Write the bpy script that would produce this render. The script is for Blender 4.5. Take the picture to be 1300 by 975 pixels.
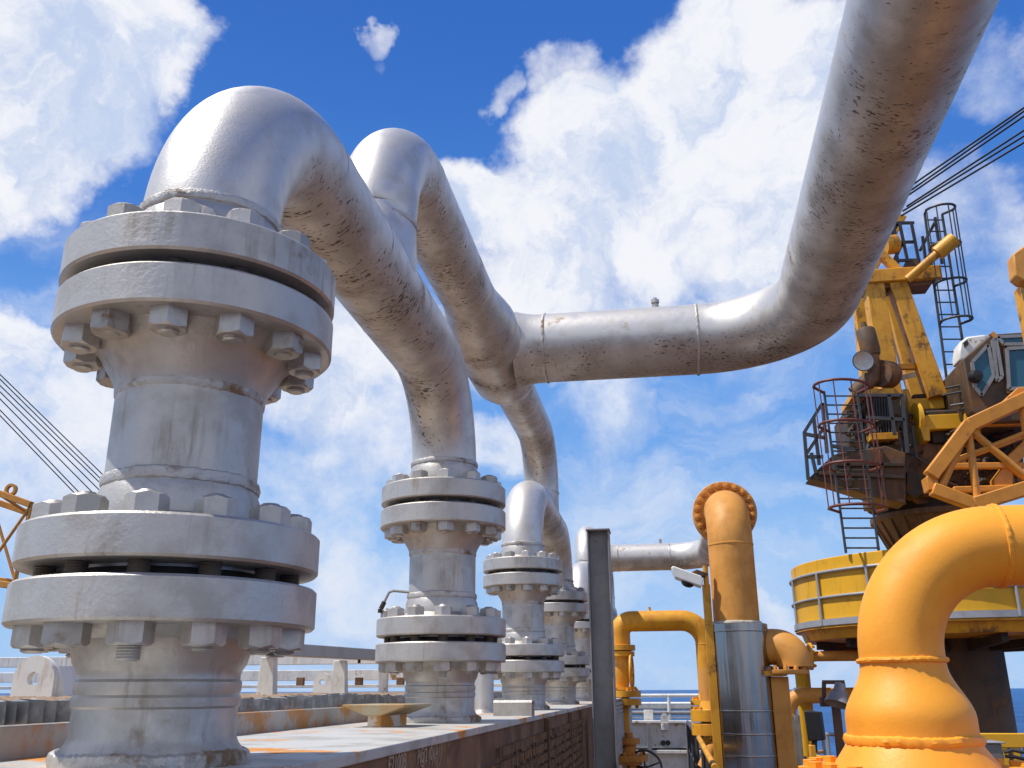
import bpy, math, random
from mathutils import Vector, Matrix
random.seed(7)
R = math.radians
for o in list(bpy.data.objects): bpy.data.objects.remove(o)
S = bpy.context.scene
COL = S.collection

# ------------------------------------------------------------ camera
# Frame: X across the pipe row, Y along it, Z up, metres; eye level is z = 0.
EYE = Vector((1.128, -2.036, 0.0))
F_PX, PITCH, ROLL, YAW = 1162.9, 0.3225, -0.0049, R(8.825)

def ray(px, py):
    X = px - 650; Y = py - 487.5
    c, s = math.cos(ROLL), math.sin(ROLL)
    x = (X*c + Y*s)/F_PX; u = -(-X*s + Y*c)/F_PX
    fy = math.cos(PITCH) - u*math.sin(PITCH); fz = math.sin(PITCH) + u*math.cos(PITCH)
    rt = Vector((math.cos(YAW), math.sin(YAW), 0)); fw = Vector((-math.sin(YAW), math.cos(YAW), 0))
    return (rt*x + fw*fy + Vector((0, 0, fz))).normalized()

def A(px, py, y):                      # the point of the plane Y = y seen at a photo pixel
    v = ray(px, py); return EYE + v*((y - EYE.y)/v.y)
def AX(px, py, x):
    v = ray(px, py); return EYE + v*((x - EYE.x)/v.x)
def AZ(px, py, z):
    v = ray(px, py); return EYE + v*((z - EYE.z)/v.z)

fwd = ray(650, 487.5)
rgt = (ray(660, 487.5) - ray(640, 487.5)).normalized()
rgt = (rgt - fwd*rgt.dot(fwd)).normalized()
up = rgt.cross(fwd)
cam = bpy.data.cameras.new('camera'); camo = bpy.data.objects.new('camera', cam); COL.objects.link(camo)
cam.sensor_width = 36; cam.lens = 36*F_PX/1300; cam.clip_start = 0.05; cam.clip_end = 60000
camo.matrix_world = Matrix(((rgt.x, up.x, -fwd.x, EYE.x), (rgt.y, up.y, -fwd.y, EYE.y), (rgt.z, up.z, -fwd.z, EYE.z), (0, 0, 0, 1)))
S.camera = camo

# ------------------------------------------------------------ light, sky, exposure
SUN_EL = R(61); SUN_DIR = Vector((-0.95*math.cos(SUN_EL), -0.31*math.cos(SUN_EL), math.sin(SUN_EL))).normalized()
sl = bpy.data.lights.new('sun', 'SUN'); sl.energy = 5.0; sl.angle = R(0.53); sl.color = (1, .955, .88)
so = bpy.data.objects.new('sun', sl); COL.objects.link(so)
so.rotation_euler = SUN_DIR.to_track_quat('Z', 'Y').to_euler()
S.view_settings.view_transform = 'Standard'; S.view_settings.look = 'None'
S.view_settings.exposure = 0.0; S.view_settings.gamma = 1; S.view_settings.use_curve_mapping = False

W = bpy.data.worlds.new('World'); S.world = W; W.use_nodes = True
nt = W.node_tree; nt.nodes.clear()
def N(nt, t, **k):
    n = nt.nodes.new(t)
    for a, b in k.items():
        if a == 'i':
            for q, v in b.items():
                if hasattr(v, 'is_output') : nt.links.new(v, n.inputs[q])
                else: n.inputs[q].default_value = v
        else: setattr(n, a, b)
    return n
def mth(nt, op, a, b=None, c=None, clamp=False):
    n = nt.nodes.new('ShaderNodeMath'); n.operation = op; n.use_clamp = clamp
    for i, v in enumerate((a, b, c)):
        if v is None: continue
        if hasattr(v, 'is_output'): nt.links.new(v, n.inputs[i])
        else: n.inputs[i].default_value = v
    return n.outputs[0]
def vmth(nt, op, a, b=None, out=0):
    n = nt.nodes.new('ShaderNodeVectorMath'); n.operation = op
    for i, v in enumerate((a, b)):
        if v is None: continue
        if hasattr(v, 'is_output'): nt.links.new(v, n.inputs[i])
        elif isinstance(v, (int, float)): n.inputs['Scale'].default_value = v
        else: n.inputs[i].default_value = v
    return n.outputs[out]
def mrange(nt, v, a, b, c=0., d=1., smooth=True):
    n = nt.nodes.new('ShaderNodeMapRange'); n.interpolation_type = 'SMOOTHSTEP' if smooth else 'LINEAR'
    nt.links.new(v, n.inputs[0])
    for i, q in enumerate((a, b, c, d)): n.inputs[i+1].default_value = q
    return n.outputs[0]
def mix(nt, f, a, b, blend='MIX'):
    n = nt.nodes.new('ShaderNodeMix'); n.data_type = 'RGBA'; n.blend_type = blend
    for q, v in ((0, f), (6, a), (7, b)):
        if hasattr(v, 'is_output'): nt.links.new(v, n.inputs[q])
        elif q == 0: n.inputs[0].default_value = v
        else: n.inputs[q].default_value = (*v, 1)[:4]
    return n.outputs[2]

sky = N(nt, 'ShaderNodeTexSky', sky_type='NISHITA'); sky.sun_disc = False
sky.sun_elevation = SUN_EL; sky.sun_rotation = math.atan2(SUN_DIR.x, SUN_DIR.y)
sky.air_density = 1.0; sky.dust_density = 0.3; sky.ozone_density = 3.0; sky.altitude = 0
tc = N(nt, 'ShaderNodeTexCoord'); D0 = tc.outputs['Generated']
sp0 = N(nt, 'ShaderNodeSeparateXYZ', i={0: D0})
ramp = N(nt, 'ShaderNodeValToRGB', i={0: mrange(nt, sp0.outputs[2], 0, 1, 0, 1, False)})
cr = ramp.color_ramp; cr.interpolation = 'EASE'
cr.elements[0].position = 0; cr.elements[0].color = (.38, .60, .95, 1); cr.elements[1].position = 1; cr.elements[1].color = (.010, .060, .30, 1)
for p_, c_ in ((.12, (.30, .55, .95)), (.30, (.15, .38, .87)), (.48, (.054, .215, .69)), (.66, (.032, .155, .58))):
    e_ = cr.elements.new(p_); e_.color = (*c_, 1)
rs_ = vmth(nt, 'SCALE', ramp.outputs[0], 10.)
gm = mix(nt, .12, rs_, sky.outputs[0])
n1 = N(nt, 'ShaderNodeTexNoise', i={'Vector': D0, 'Scale': 5.0, 'Detail': 6.0, 'Roughness': .6})
dis = vmth(nt, 'SCALE', vmth(nt, 'SUBTRACT', n1.outputs['Color'], (.5, .5, .5)), .22)
D1 = vmth(nt, 'NORMALIZE', vmth(nt, 'ADD', D0, dis))
fb = N(nt, 'ShaderNodeTexNoise', i={'Vector': D0, 'Scale': 8.0, 'Detail': 12.0, 'Roughness': .64, 'Distortion': .15})
# cumulus banks: direction of the middle (as photo pixel), angular radius in photo pixels, weight
BLOBS = [(50, 60, 120, 1.1), (0, 140, 105, 1.1), (180, 30, 75, 1), (105, 165, 50, .75), (200, 90, 34, .6), (20, 225, 40, .5), (20, 418, 48, .9), (60, 560, 120, .85), (150, 500, 70, .55), (458, 54, 24, .62), (455, 90, 18, .45),
         (905, 90, 100, 1.05), (1010, 130, 110, 1.0), (800, 215, 115, 1.05), (700, 310, 105, 1.05), (880, 270, 130, 1.05), (1010, 300, 120, .95), (606, 265, 62, 1), (710, 105, 40, .6), (652, 132, 30, .62),
         (640, 380, 100, .85), (760, 390, 100, .75), (930, 390, 90, .55), (1240, 290, 80, .62), (1215, 400, 60, .5), (1270, 75, 60, .5), (1190, 250, 60, .5),
         (400, 440, 130, .85), (470, 600, 130, .62), (350, 640, 110, .55), (645, 555, 48, .8), (480, 765, 80, .72), (780, 520, 60, .52), (850, 596, 40, .5), (745, 605, 40, .5), (995, 785, 42, .75), (590, 690, 70, .5), (740, 540, 60, .5), (940, 560, 60, .32), (440, 800, 60, .6)]
acc = None
for (px, py, rad, w) in BLOBS:
    c = ray(px, py); a = math.atan(rad/F_PX)
    d = vmth(nt, 'DOT_PRODUCT', D1, tuple(c), out=1)
    m = mrange(nt, d, math.cos(a*1.45), math.cos(a*.25), 0, w)
    acc = m if acc is None else mth(nt, 'MAXIMUM', acc, m)
# unseen clouds added behind and above the viewer for neutral reflections on the metal
for (az, el, rad, w) in [(165, 16, 26, 1), (215, 18, 22, 1), (120, 20, 22, .9), (255, 30, 16, .8), (75, 40, 13, .8), (285, 22, 14, .8)]:
    az = R(az); el = R(el); c = (math.sin(az)*math.cos(el), math.cos(az)*math.cos(el), math.sin(el))
    d = vmth(nt, 'DOT_PRODUCT', D1, c, out=1)
    acc = mth(nt, 'MAXIMUM', acc, mrange(nt, d, math.cos(R(rad)*1.4), math.cos(R(rad)*.25), 0, w))
cov = mth(nt, 'ADD', acc, mth(nt, 'MULTIPLY', mth(nt, 'SUBTRACT', fb.outputs[0], .5), 1.25))
cmask = mrange(nt, cov, .31, .93)
mpv = N(nt, 'ShaderNodeMapping', i={'Vector': D1, 'Scale': (2.2, 2.2, 6.5), 'Rotation': (.25, .2, .3)})
nv_ = N(nt, 'ShaderNodeTexNoise', i={'Vector': mpv.outputs[0], 'Scale': 1.7, 'Detail': 9., 'Roughness': .62})
veil = mth(nt, 'MULTIPLY', mrange(nt, nv_.outputs[0], .40, .72, 0, .62), mrange(nt, sp0.outputs[2], .52, .30))
cmask = mth(nt, 'MAXIMUM', mth(nt, 'MULTIPLY', cmask, .97), veil)
n3 = N(nt, 'ShaderNodeTexNoise', i={'Vector': D1, 'Scale': 10., 'Detail': 10.0, 'Roughness': .62})
shade = mth(nt, 'MULTIPLY', mrange(nt, n3.outputs[0], .33, .56), mrange(nt, sp0.outputs[2], .02, .42, .55, 1.))
sep = N(nt, 'ShaderNodeSeparateXYZ', i={0: D0})
ccol = mix(nt, shade, (5.6, 6.6, 8.7), (9.3, 9.4, 9.8))
skyc = mix(nt, cmask, gm, ccol)
bg = N(nt, 'ShaderNodeBackground', i={'Color': skyc, 'Strength': .1})
wo = N(nt, 'ShaderNodeOutputWorld', i={'Surface': bg.outputs[0]})

# ------------------------------------------------------------ materials
MATS = {}
def mat(name, col, rough=.5, metal=0., col2=None, s2=6., lo=.45, hi=.65, bump=.0, bs=80., rust=None, rs=5., rlo=.55, rhi=.68, drips_undershade=0., spec=.5, amp=.06, rr=.1, streak=None, sk=.5):
    m = bpy.data.materials.new(name); m.use_nodes = True; t = m.node_tree; t.nodes.clear()
    tc = N(t, 'ShaderNodeTexCoord'); O = tc.outputs['Object']
    na = N(t, 'ShaderNodeTexNoise', i={'Vector': O, 'Scale': s2, 'Detail': 6., 'Roughness': .6})
    c = mix(t, mrange(t, na.outputs[0], lo, hi), col, col2 if col2 else tuple(min(1, v*(1-amp*2.2)) for v in col))
    b = N(t, 'ShaderNodeBsdfPrincipled')
    rg = mrange(t, na.outputs[0], .3, .7, max(.03, rough-rr*.6), min(1, rough+rr*.6), False)
    mt = None
    if rust:
        nr = N(t, 'ShaderNodeTexNoise', i={'Vector': O, 'Scale': rs, 'Detail': 9., 'Roughness': .68})
        nv = N(t, 'ShaderNodeTexNoise', i={'Vector': O, 'Scale': rs*7, 'Detail': 5., 'Roughness': .7})
        f = mrange(t, mth(t, 'ADD', nr.outputs[0], mth(t, 'MULTIPLY', mth(t, 'SUBTRACT', nv.outputs[0], .5), .22)), rlo, rhi)
        rc = mix(t, nv.outputs[0], tuple(v*.55 for v in rust), tuple(v*1.35 for v in rust))
        c = mix(t, f, c, rc)
        rg = mth(t, 'ADD', rg, mth(t, 'MULTIPLY', f, .3), clamp=True)
        mt = mth(t, 'MULTIPLY', mth(t, 'SUBTRACT', 1., f), metal)
    if streak:
        # rain and rust runs down upright faces
        ms = N(t, 'ShaderNodeMapping', i={'Vector': O, 'Scale': (1., 1., .09)})
        ns = N(t, 'ShaderNodeTexNoise', i={'Vector': ms.outputs[0], 'Scale': s2*4.5, 'Detail': 5., 'Roughness': .65})
        nm = N(t, 'ShaderNodeTexNoise', i={'Vector': O, 'Scale': s2*.7, 'Detail': 4.})
        fs = mth(t, 'MULTIPLY', mth(t, 'MULTIPLY', mrange(t, ns.outputs[0], .50, .68), mrange(t, nm.outputs[0], .42, .62)), sk)
        c = mix(t, fs, c, streak)
        if mt is not None: mt = mth(t, 'MULTIPLY', mt, mth(t, 'SUBTRACT', 1., fs))
        rg = mth(t, 'ADD', rg, mth(t, 'MULTIPLY', fs, .2), clamp=True)
    if drips_undershade:
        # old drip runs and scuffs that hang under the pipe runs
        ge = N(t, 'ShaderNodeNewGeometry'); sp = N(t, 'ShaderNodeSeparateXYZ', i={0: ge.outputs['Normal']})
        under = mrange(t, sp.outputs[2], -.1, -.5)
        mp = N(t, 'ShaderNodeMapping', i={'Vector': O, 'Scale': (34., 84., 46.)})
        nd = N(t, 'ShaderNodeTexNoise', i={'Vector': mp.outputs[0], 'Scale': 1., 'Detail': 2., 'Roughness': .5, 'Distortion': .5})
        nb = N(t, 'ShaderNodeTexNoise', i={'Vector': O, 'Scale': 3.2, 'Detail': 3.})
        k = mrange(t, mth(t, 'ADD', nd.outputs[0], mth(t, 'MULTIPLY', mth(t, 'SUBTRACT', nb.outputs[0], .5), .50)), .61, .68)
        k = mth(t, 'MULTIPLY', mth(t, 'MULTIPLY', k, under), drips_undershade)
        # brown grime plus shade painted into the colour of downward faces, broken by noise
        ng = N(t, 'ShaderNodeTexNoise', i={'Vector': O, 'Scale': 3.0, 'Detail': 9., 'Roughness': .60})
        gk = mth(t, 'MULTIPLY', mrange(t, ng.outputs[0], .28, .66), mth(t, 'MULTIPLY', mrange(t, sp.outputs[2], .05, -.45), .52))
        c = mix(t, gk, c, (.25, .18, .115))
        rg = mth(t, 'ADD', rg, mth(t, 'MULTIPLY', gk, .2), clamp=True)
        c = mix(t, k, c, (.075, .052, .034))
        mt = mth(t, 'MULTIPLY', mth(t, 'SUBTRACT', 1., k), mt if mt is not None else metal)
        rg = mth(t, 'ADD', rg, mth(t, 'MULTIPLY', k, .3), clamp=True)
    t.links.new(c, b.inputs['Base Color']); t.links.new(rg, b.inputs['Roughness'])
    if mt is not None: t.links.new(mt, b.inputs['Metallic'])
    else: b.inputs['Metallic'].default_value = metal
    b.inputs['Specular IOR Level'].default_value = spec
    if bump:
        nb1 = N(t, 'ShaderNodeTexNoise', i={'Vector': O, 'Scale': bs, 'Detail': 4., 'Roughness': .6})
        nb2 = N(t, 'ShaderNodeTexNoise', i={'Vector': O, 'Scale': bs*.12, 'Detail': 3.})
        h = mth(t, 'ADD', nb1.outputs[0], mth(t, 'MULTIPLY', nb2.outputs[0], 1.6))
        bp = N(t, 'ShaderNodeBump', i={'Height': h, 'Strength': bump, 'Distance': .006})
        t.links.new(bp.outputs[0], b.inputs['Normal'])
    o = N(t, 'ShaderNodeOutputMaterial', i={0: b.outputs[0]})
    MATS[name] = m; return m
RUST = (.17, .065, .022)
mat('silver_pipe', (.68, .655, .615), .45, .58, col2=(.58, .555, .515), s2=9, bump=.14, bs=150, rust=(.24, .16, .085), rs=2.8, rlo=.58, rhi=.76, drips_undershade=.9, rr=.14)
mat('silver_flange', (.53, .505, .47), .46, .58, bump=.24, bs=90, col2=(.43, .405, .37), s2=7, rust=(.20, .125, .055), rs=3.6, rlo=.60, rhi=.76, rr=.14, streak=(.20, .14, .08), sk=.42)
mat('nut_worn', (.42, .395, .36), .5, .55, bump=.2, bs=80, col2=(.33, .29, .25), s2=12, rust=(.20, .12, .055), rs=12, rlo=.56, rhi=.70)
mat('weld', (.56, .535, .50), .5, .55, bump=.5, bs=120, rust=(.22, .13, .06), rs=7, rlo=.50, rhi=.68)
mat('stud_dark', (.20, .17, .14), .55, .5, rust=RUST, rs=14)
mat('dark_gap', (.05, .042, .035), .7, .2)
mat('yellow_bright', (.90, .370, .027), .54, 0, col2=(.83, .315, .020), s2=3, bump=.16, bs=70, rust=(.40, .14, .03), rs=9, rlo=.665, rhi=.76, rr=.16)
mat('orange_ochre', (.66, .295, .052), .58, 0, col2=(.56, .235, .035), s2=4, bump=.14, bs=50, rust=(.30, .12, .035), rs=5, rlo=.63, rhi=.78, streak=(.34, .14, .03), sk=.35)
mat('yellow_pipe', (.74, .35, .018), .5, 0, col2=(.64, .27, .014), s2=4, bump=.12, rust=(.32, .12, .03), rs=6, rlo=.60, rhi=.74, streak=(.33, .13, .03), sk=.5)
mat('yellow_crane', (.70, .325, .014), .5, 0, col2=(.58, .25, .012), s2=3, bump=.12, rust=(.17, .075, .025), rs=2.6, rlo=.545, rhi=.68, streak=(.22, .09, .025), sk=.7)
mat('yellow_drum', (.74, .385, .012), .5, 0, col2=(.66, .36, .012), s2=2.5, bump=.08, rust=(.34, .17, .03), rs=1.8, rlo=.59, rhi=.76, streak=(.40, .20, .025), sk=.55)
mat('orange_boom', (.68, .27, .03), .45, 0, bump=.1, rust=(.26, .09, .03), rs=4, rlo=.60, rhi=.72)
mat('rusty_house', (.20, .095, .04), .7, 0, col2=(.09, .05, .03), s2=3, bump=.4, bs=20, rust=(.36, .17, .04), rs=2, rlo=.58, rhi=.66)
mat('dark_machine', (.04, .03, .022), .75, 0, bump=.4, bs=30, rust=(.13, .055, .022), rs=4, rlo=.5, rhi=.62)
mat('brown_column', (.095, .058, .032), .68, 0, col2=(.055, .036, .022), s2=1.8, bump=.3, bs=14, rust=(.19, .085, .03), rs=2., rlo=.52, rhi=.66, streak=(.20, .095, .035), sk=.6)
mat('cage_red', (.155, .04, .03), .55, 0, rust=(.10, .05, .03), rs=9)
mat('rail_dark', (.055, .06, .065), .5, .2, rust=RUST, rs=8, rlo=.6, rhi=.7)
mat('galv', (.42, .43, .45), .5, .5, rust=(.16, .10, .06), rs=6, rlo=.62, rhi=.76)
mat('white_paint', (.76, .75, .70), .5, 0, bump=.1, bs=30, rust=(.30, .16, .06), rs=4.5, rlo=.61, rhi=.68, streak=(.42, .28, .14), sk=.6)
mat('grey_steel', (.27, .262, .255), .5, .25, bump=.15, bs=40, rust=(.12, .08, .05), rs=4, rlo=.60, rhi=.75)
mat('slab_top', (.50, .495, .465), .55, 0, col2=(.36, .35, .32), s2=5, bump=.25, bs=30, rust=(.60, .26, .06), rs=2.6, rlo=.55, rhi=.60)
mat('rust_side', (.19, .10, .05), .8, 0, col2=(.12, .062, .033), s2=4, bump=.6, bs=40, rust=(.30, .19, .10), rs=3.4, rlo=.52, rhi=.68, streak=(.085, .05, .03), sk=.8)
mat('rust_rib', (.21, .125, .07), .8, 0, col2=(.11, .062, .036), s2=6, bump=.3, bs=60, rust=(.30, .15, .06), rs=3.5, rlo=.50, rhi=.68)
mat('louvre_grey', (.36, .32, .25), .6, .1, bump=.2, rust=(.24, .14, .06), rs=3, rlo=.5, rhi=.7)
mat('fin_side', (.22, .225, .225), .45, .45, col2=(.36, .36, .35), s2=18, rust=(.2, .12, .06), rs=7, rlo=.6, rhi=.72)
mat('fin_top', (.30, .20, .11), .7, 0, col2=(.18, .11, .06), s2=9, bump=.3)
mat('beam_rust', (.42, .40, .37), .6, 0, col2=(.32, .30, .28), s2=3, bump=.2, rust=(.48, .24, .09), rs=2.2, rlo=.5, rhi=.62)
mat('bracket_top', (.36, .31, .20), .6, 0, rust=(.40, .24, .10), rs=9, rlo=.42, rhi=.6)
mat('bracket_side', (.66, .60, .50), .55, 0, rust=(.58, .27, .06), rs=5, rlo=.46, rhi=.55)
mat('brown_paint', (.12, .06, .03), .6, 0, rust=(.2, .09, .03), rs=5)
mat('black_lamp', (.012, .012, .013), .5, 0)
mat('lamp_grey', (.33, .31, .29), .5, .3, rust=RUST, rs=9, rlo=.6, rhi=.7)
mat('lamp_white', (.78, .77, .72), .4, 0)
mat('insulation', (.52, .50, .42), .6, .1, bump=.3, bs=30, rust=(.4, .34, .2), rs=6)
mat('cable', (.012, .015, .017), .5, .2)
mat('blue_grey_bin', (.17, .17, .165), .5, .1)
mat('chalk', (.44, .33, .24), .9, 0)
mat('deck_paint', (.14, .068, .032), .6, 0, col2=(.095, .05, .028), s2=.8, bump=.2, bs=12, rust=(.20, .12, .055), rs=.7, rlo=.52, rhi=.66)
mat('wheel_black', (.02, .02, .022), .4, .1)
mat('hose', (.05, .05, .05), .6, 0)

def stainless():
    m = bpy.data.materials.new('stainless_jacket'); m.use_nodes = True; t = m.node_tree; b = t.nodes['Principled BSDF']
    tc = N(t, 'ShaderNodeTexCoord')
    mp = N(t, 'ShaderNodeMapping', i={'Vector': tc.outputs['Object'], 'Scale': (9, 9, .35)})
    n = N(t, 'ShaderNodeTexNoise', i={'Vector': mp.outputs[0], 'Scale': 1.4, 'Detail': 2.})
    n2 = N(t, 'ShaderNodeTexNoise', i={'Vector': tc.outputs['Object'], 'Scale': 5., 'Detail': 4.})
    t.links.new(mix(t, n2.outputs[0], (.29, .278, .262), (.38, .365, .345)), b.inputs['Base Color'])
    b.inputs['Metallic'].default_value = 1
    t.links.new(mrange(t, n2.outputs[0], .3, .7, .18, .26, False), b.inputs['Roughness'])
    bp = N(t, 'ShaderNodeBump', i={'Height': n.outputs[0], 'Strength': .4, 'Distance': .03})
    t.links.new(bp.outputs[0], b.inputs['Normal']); MATS['stainless'] = m
stainless()
def glass():
    m = bpy.data.materials.new('cab_glass'); m.use_nodes = True; t = m.node_tree; b = t.nodes['Principled BSDF']
    b.inputs['Base Color'].default_value = (.10, .30, .42, 1); b.inputs['Roughness'].default_value = .06
    b.inputs['Transmission Weight'].default_value = .55; b.inputs['IOR'].default_value = 1.2; MATS['glass'] = m
glass()
def seamat():
    m = bpy.data.materials.new('sea_water'); m.use_nodes = True; t = m.node_tree; b = t.nodes['Principled BSDF']
    tc = N(t, 'ShaderNodeTexCoord')
    mp = N(t, 'ShaderNodeMapping', i={'Vector': tc.outputs['Object'], 'Scale': (.05, .16, .1), 'Rotation': (0, 0, .5)})
    n = N(t, 'ShaderNodeTexNoise', i={'Vector': mp.outputs[0], 'Scale': 1.5, 'Detail': 9., 'Roughness': .68})
    n2 = N(t, 'ShaderNodeTexNoise', i={'Vector': tc.outputs['Object'], 'Scale': .012, 'Detail': 6.})
    f = mth(t, 'ADD', mth(t, 'MULTIPLY', n.outputs[0], .6), mth(t, 'MULTIPLY', n2.outputs[0], .5))
    t.links.new(mix(t, mrange(t, f, .42, .68), (.004, .055, .19), (.012, .115, .33)), b.inputs['Base Color'])
    b.inputs['Roughness'].default_value = .42; b.inputs['Specular IOR Level'].default_value = .22
    bp = N(t, 'ShaderNodeBump', i={'Height': n.outputs[0], 'Strength': 1., 'Distance': 3.})
    t.links.new(bp.outputs[0], b.inputs['Normal']); MATS['sea'] = m
seamat()

# ------------------------------------------------------------ mesh helpers
def frame(d):
    d = Vector(d).normalized()
    a = Vector((0, 0, 1)) if abs(d.z) < .95 else Vector((1, 0, 0))
    u = d.cross(a).normalized(); return u, u.cross(d).normalized(), d
class MB:
    def __init__(s): s.v = []; s.f = []
    def add(s, vs, fs):
        n = len(s.v); s.v += [Vector(p) for p in vs]; s.f += [tuple(i+n for i in f) for f in fs]; return s
    def hexa(s, p):                    # eight corners: bottom four, top four, both counter-clockwise
        return s.add(p, [(3, 2, 1, 0), (4, 5, 6, 7), (0, 1, 5, 4), (1, 2, 6, 5), (2, 3, 7, 6), (3, 0, 4, 7)])
    def box(s, a, b):
        x0, x1 = sorted((a[0], b[0])); y0, y1 = sorted((a[1], b[1])); z0, z1 = sorted((a[2], b[2]))
        return s.hexa([(x0, y0, z0), (x1, y0, z0), (x1, y1, z0), (x0, y1, z0), (x0, y0, z1), (x1, y0, z1), (x1, y1, z1), (x0, y1, z1)])
    def bar(s, p, q, w, h=None, roll=0):   # rectangular bar from p to q
        p = Vector(p); q = Vector(q); h = h or w; u, v, d = frame(q-p)
        if roll: u, v = u*math.cos(roll)+v*math.sin(roll), v*math.cos(roll)-u*math.sin(roll)
        c = [(-w/2, -h/2), (w/2, -h/2), (w/2, h/2), (-w/2, h/2)]
        return s.hexa([p+u*a+v*b for a, b in c] + [q+u*a+v*b for a, b in c])
    def tube(s, path, r, seg=16, caps=True):
        path = [Vector(p) for p in path]; n = len(path)
        rs = r if isinstance(r, (list, tuple)) else [r]*n
        T = []
        for i in range(n):
            a = path[max(0, i-1)]; b = path[min(n-1, i+1)]; T.append((b-a).normalized())
        u, v, _ = frame(T[0]); vs = []; fs = []
        for i in range(n):
            if i:
                ax = T[i-1].cross(T[i])
                if ax.length > 1e-7:
                    M = Matrix.Rotation(T[i-1].angle(T[i]), 3, ax.normalized()); u = M@u; v = M@v
            for k in range(seg):
                a = 2*math.pi*k/seg; vs.append(path[i] + (u*math.cos(a)+v*math.sin(a))*rs[i])
        for i in range(n-1):
            for k in range(seg):
                k2 = (k+1) % seg; fs.append((i*seg+k, i*seg+k2, (i+1)*seg+k2, (i+1)*seg+k))
        if caps: fs += [tuple(range(seg))[::-1], tuple((n-1)*seg+k for k in range(seg))]
        return s.add(vs, fs)
    def lathe(s, prof, o=(0, 0, 0), d=(0, 0, 1), seg=48, a0=0., a1=2*math.pi):   # profile (radius, height along d)
        u, v, d = frame(d); o = Vector(o); vs = []; fs = []; m = len(prof); full = abs(a1-a0-2*math.pi) < 1e-6
        ns = seg if full else seg+1
        for k in range(ns):
            a = a0+(a1-a0)*k/seg
            for r, h in prof: vs.append(o + (u*math.cos(a)+v*math.sin(a))*r + d*h)
        for k in range(seg):
            k2 = (k+1) % ns
            for j in range(m-1): fs.append((k*m+j, k2*m+j, k2*m+j+1, k*m+j+1))
        return s.add(vs, fs)
    def bead(s, o, d, rad, r=.008, seg=96, jit=.35, w=None):    # irregular weld bead round a pipe
        u, v, d = frame(d); o = Vector(o); vs = []; fs = []; K = 8; w = w or r*1.5
        ph = [random.uniform(0, 6) for _ in range(4)]
        for k in range(seg):
            a = 2*math.pi*k/seg
            j = 1+jit*.7*(math.sin(a*29+ph[0])*.35+math.sin(a*7+ph[1])*.3+random.uniform(-.6, .6)); sh = w*.10*math.sin(a*5+ph[2])+w*random.uniform(-.10, .10)
            for q in range(K):
                b = 2*math.pi*q/K
                vs.append(o + (u*math.cos(a)+v*math.sin(a))*(rad-.002+r*j*math.cos(b)) + d*(w*math.sin(b)+sh))
        for k in range(seg):
            k2 = (k+1) % seg
            for q in range(K):
                q2 = (q+1) % K; fs.append((k*K+q, k2*K+q, k2*K+q2, k*K+q2))
        return s.add(vs, fs)
    def prism(s, poly, depth):         # planar polygon (world points) pushed along a depth vector
        n = len(poly); P = [Vector(p) for p in poly]; D = Vector(depth)
        fs = [tuple(range(n))[::-1], tuple(range(n, 2*n))] + [(i, (i+1) % n, (i+1) % n+n, i+n) for i in range(n)]
        return s.add(P+[p+D for p in P], fs)
    def pbox(s, x0, y0, x1, y1, d0, d1):   # box whose front stands at Y = d0 between two photo pixels
        a = A(x0, y0, d0); b = A(x1, y1, d0); return s.box((a.x, d0, b.z), (b.x, d1, a.z))
    def build(s, name, m, parent=None, bevel=0, ang=35, seg=2, org=None):
        root = parent
        while root is not None and root.parent is not None: root = root.parent
        off = root.location.copy() if root is not None else (Vector(org) if org is not None else Vector((0, 0, 0)))
        me = bpy.data.meshes.new(name); me.from_pydata([p-off for p in s.v], [], s.f)
        import bmesh
        bm = bmesh.new(); bm.from_mesh(me); bmesh.ops.recalc_face_normals(bm, faces=bm.faces); bm.to_mesh(me); bm.free()
        me.polygons.foreach_set('use_smooth', [True]*len(me.polygons)); me.set_sharp_from_angle(angle=R(ang))
        me.materials.append(MATS[m]); o = bpy.data.objects.new(name, me); COL.objects.link(o)
        if parent is not None: o.parent = parent
        elif org is not None: o.location = off
        if bevel:
            b = o.modifiers.new('bevel', 'BEVEL'); b.width = bevel; b.segments = seg; b.limit_method = 'ANGLE'; b.angle_limit = R(40)
        return o
def thing(name, loc, label, cat, group=None):
    o = bpy.data.objects.new(name, None); COL.objects.link(o); o.location = loc; o.empty_display_size = .1
    return tag(o, label, cat, group)
def tag(o, label=None, cat=None, group=None, kind=None):
    for k, v in (('label', label), ('category', cat), ('group', group), ('kind', kind)):
        if v: o[k] = v
    return o
def copy_tree(o, parent=None):
    c = o.copy(); COL.objects.link(c)
    if parent is not None: c.parent = parent
    for ch in list(o.children): copy_tree(ch, c)
    return c
def arc(c, a, b, n=14):                # quarter elbow: from c+a to c+b about the point c (a, b perpendicular, same length)
    c = Vector(c); a = Vector(a); b = Vector(b)
    return [c + a*math.cos(t*math.pi/2/n) + b*math.sin(t*math.pi/2/n) for t in range(n+1)]
def line(p, q, n): p = Vector(p); q = Vector(q); return [p.lerp(q, i/n) for i in range(n+1)]

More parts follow.
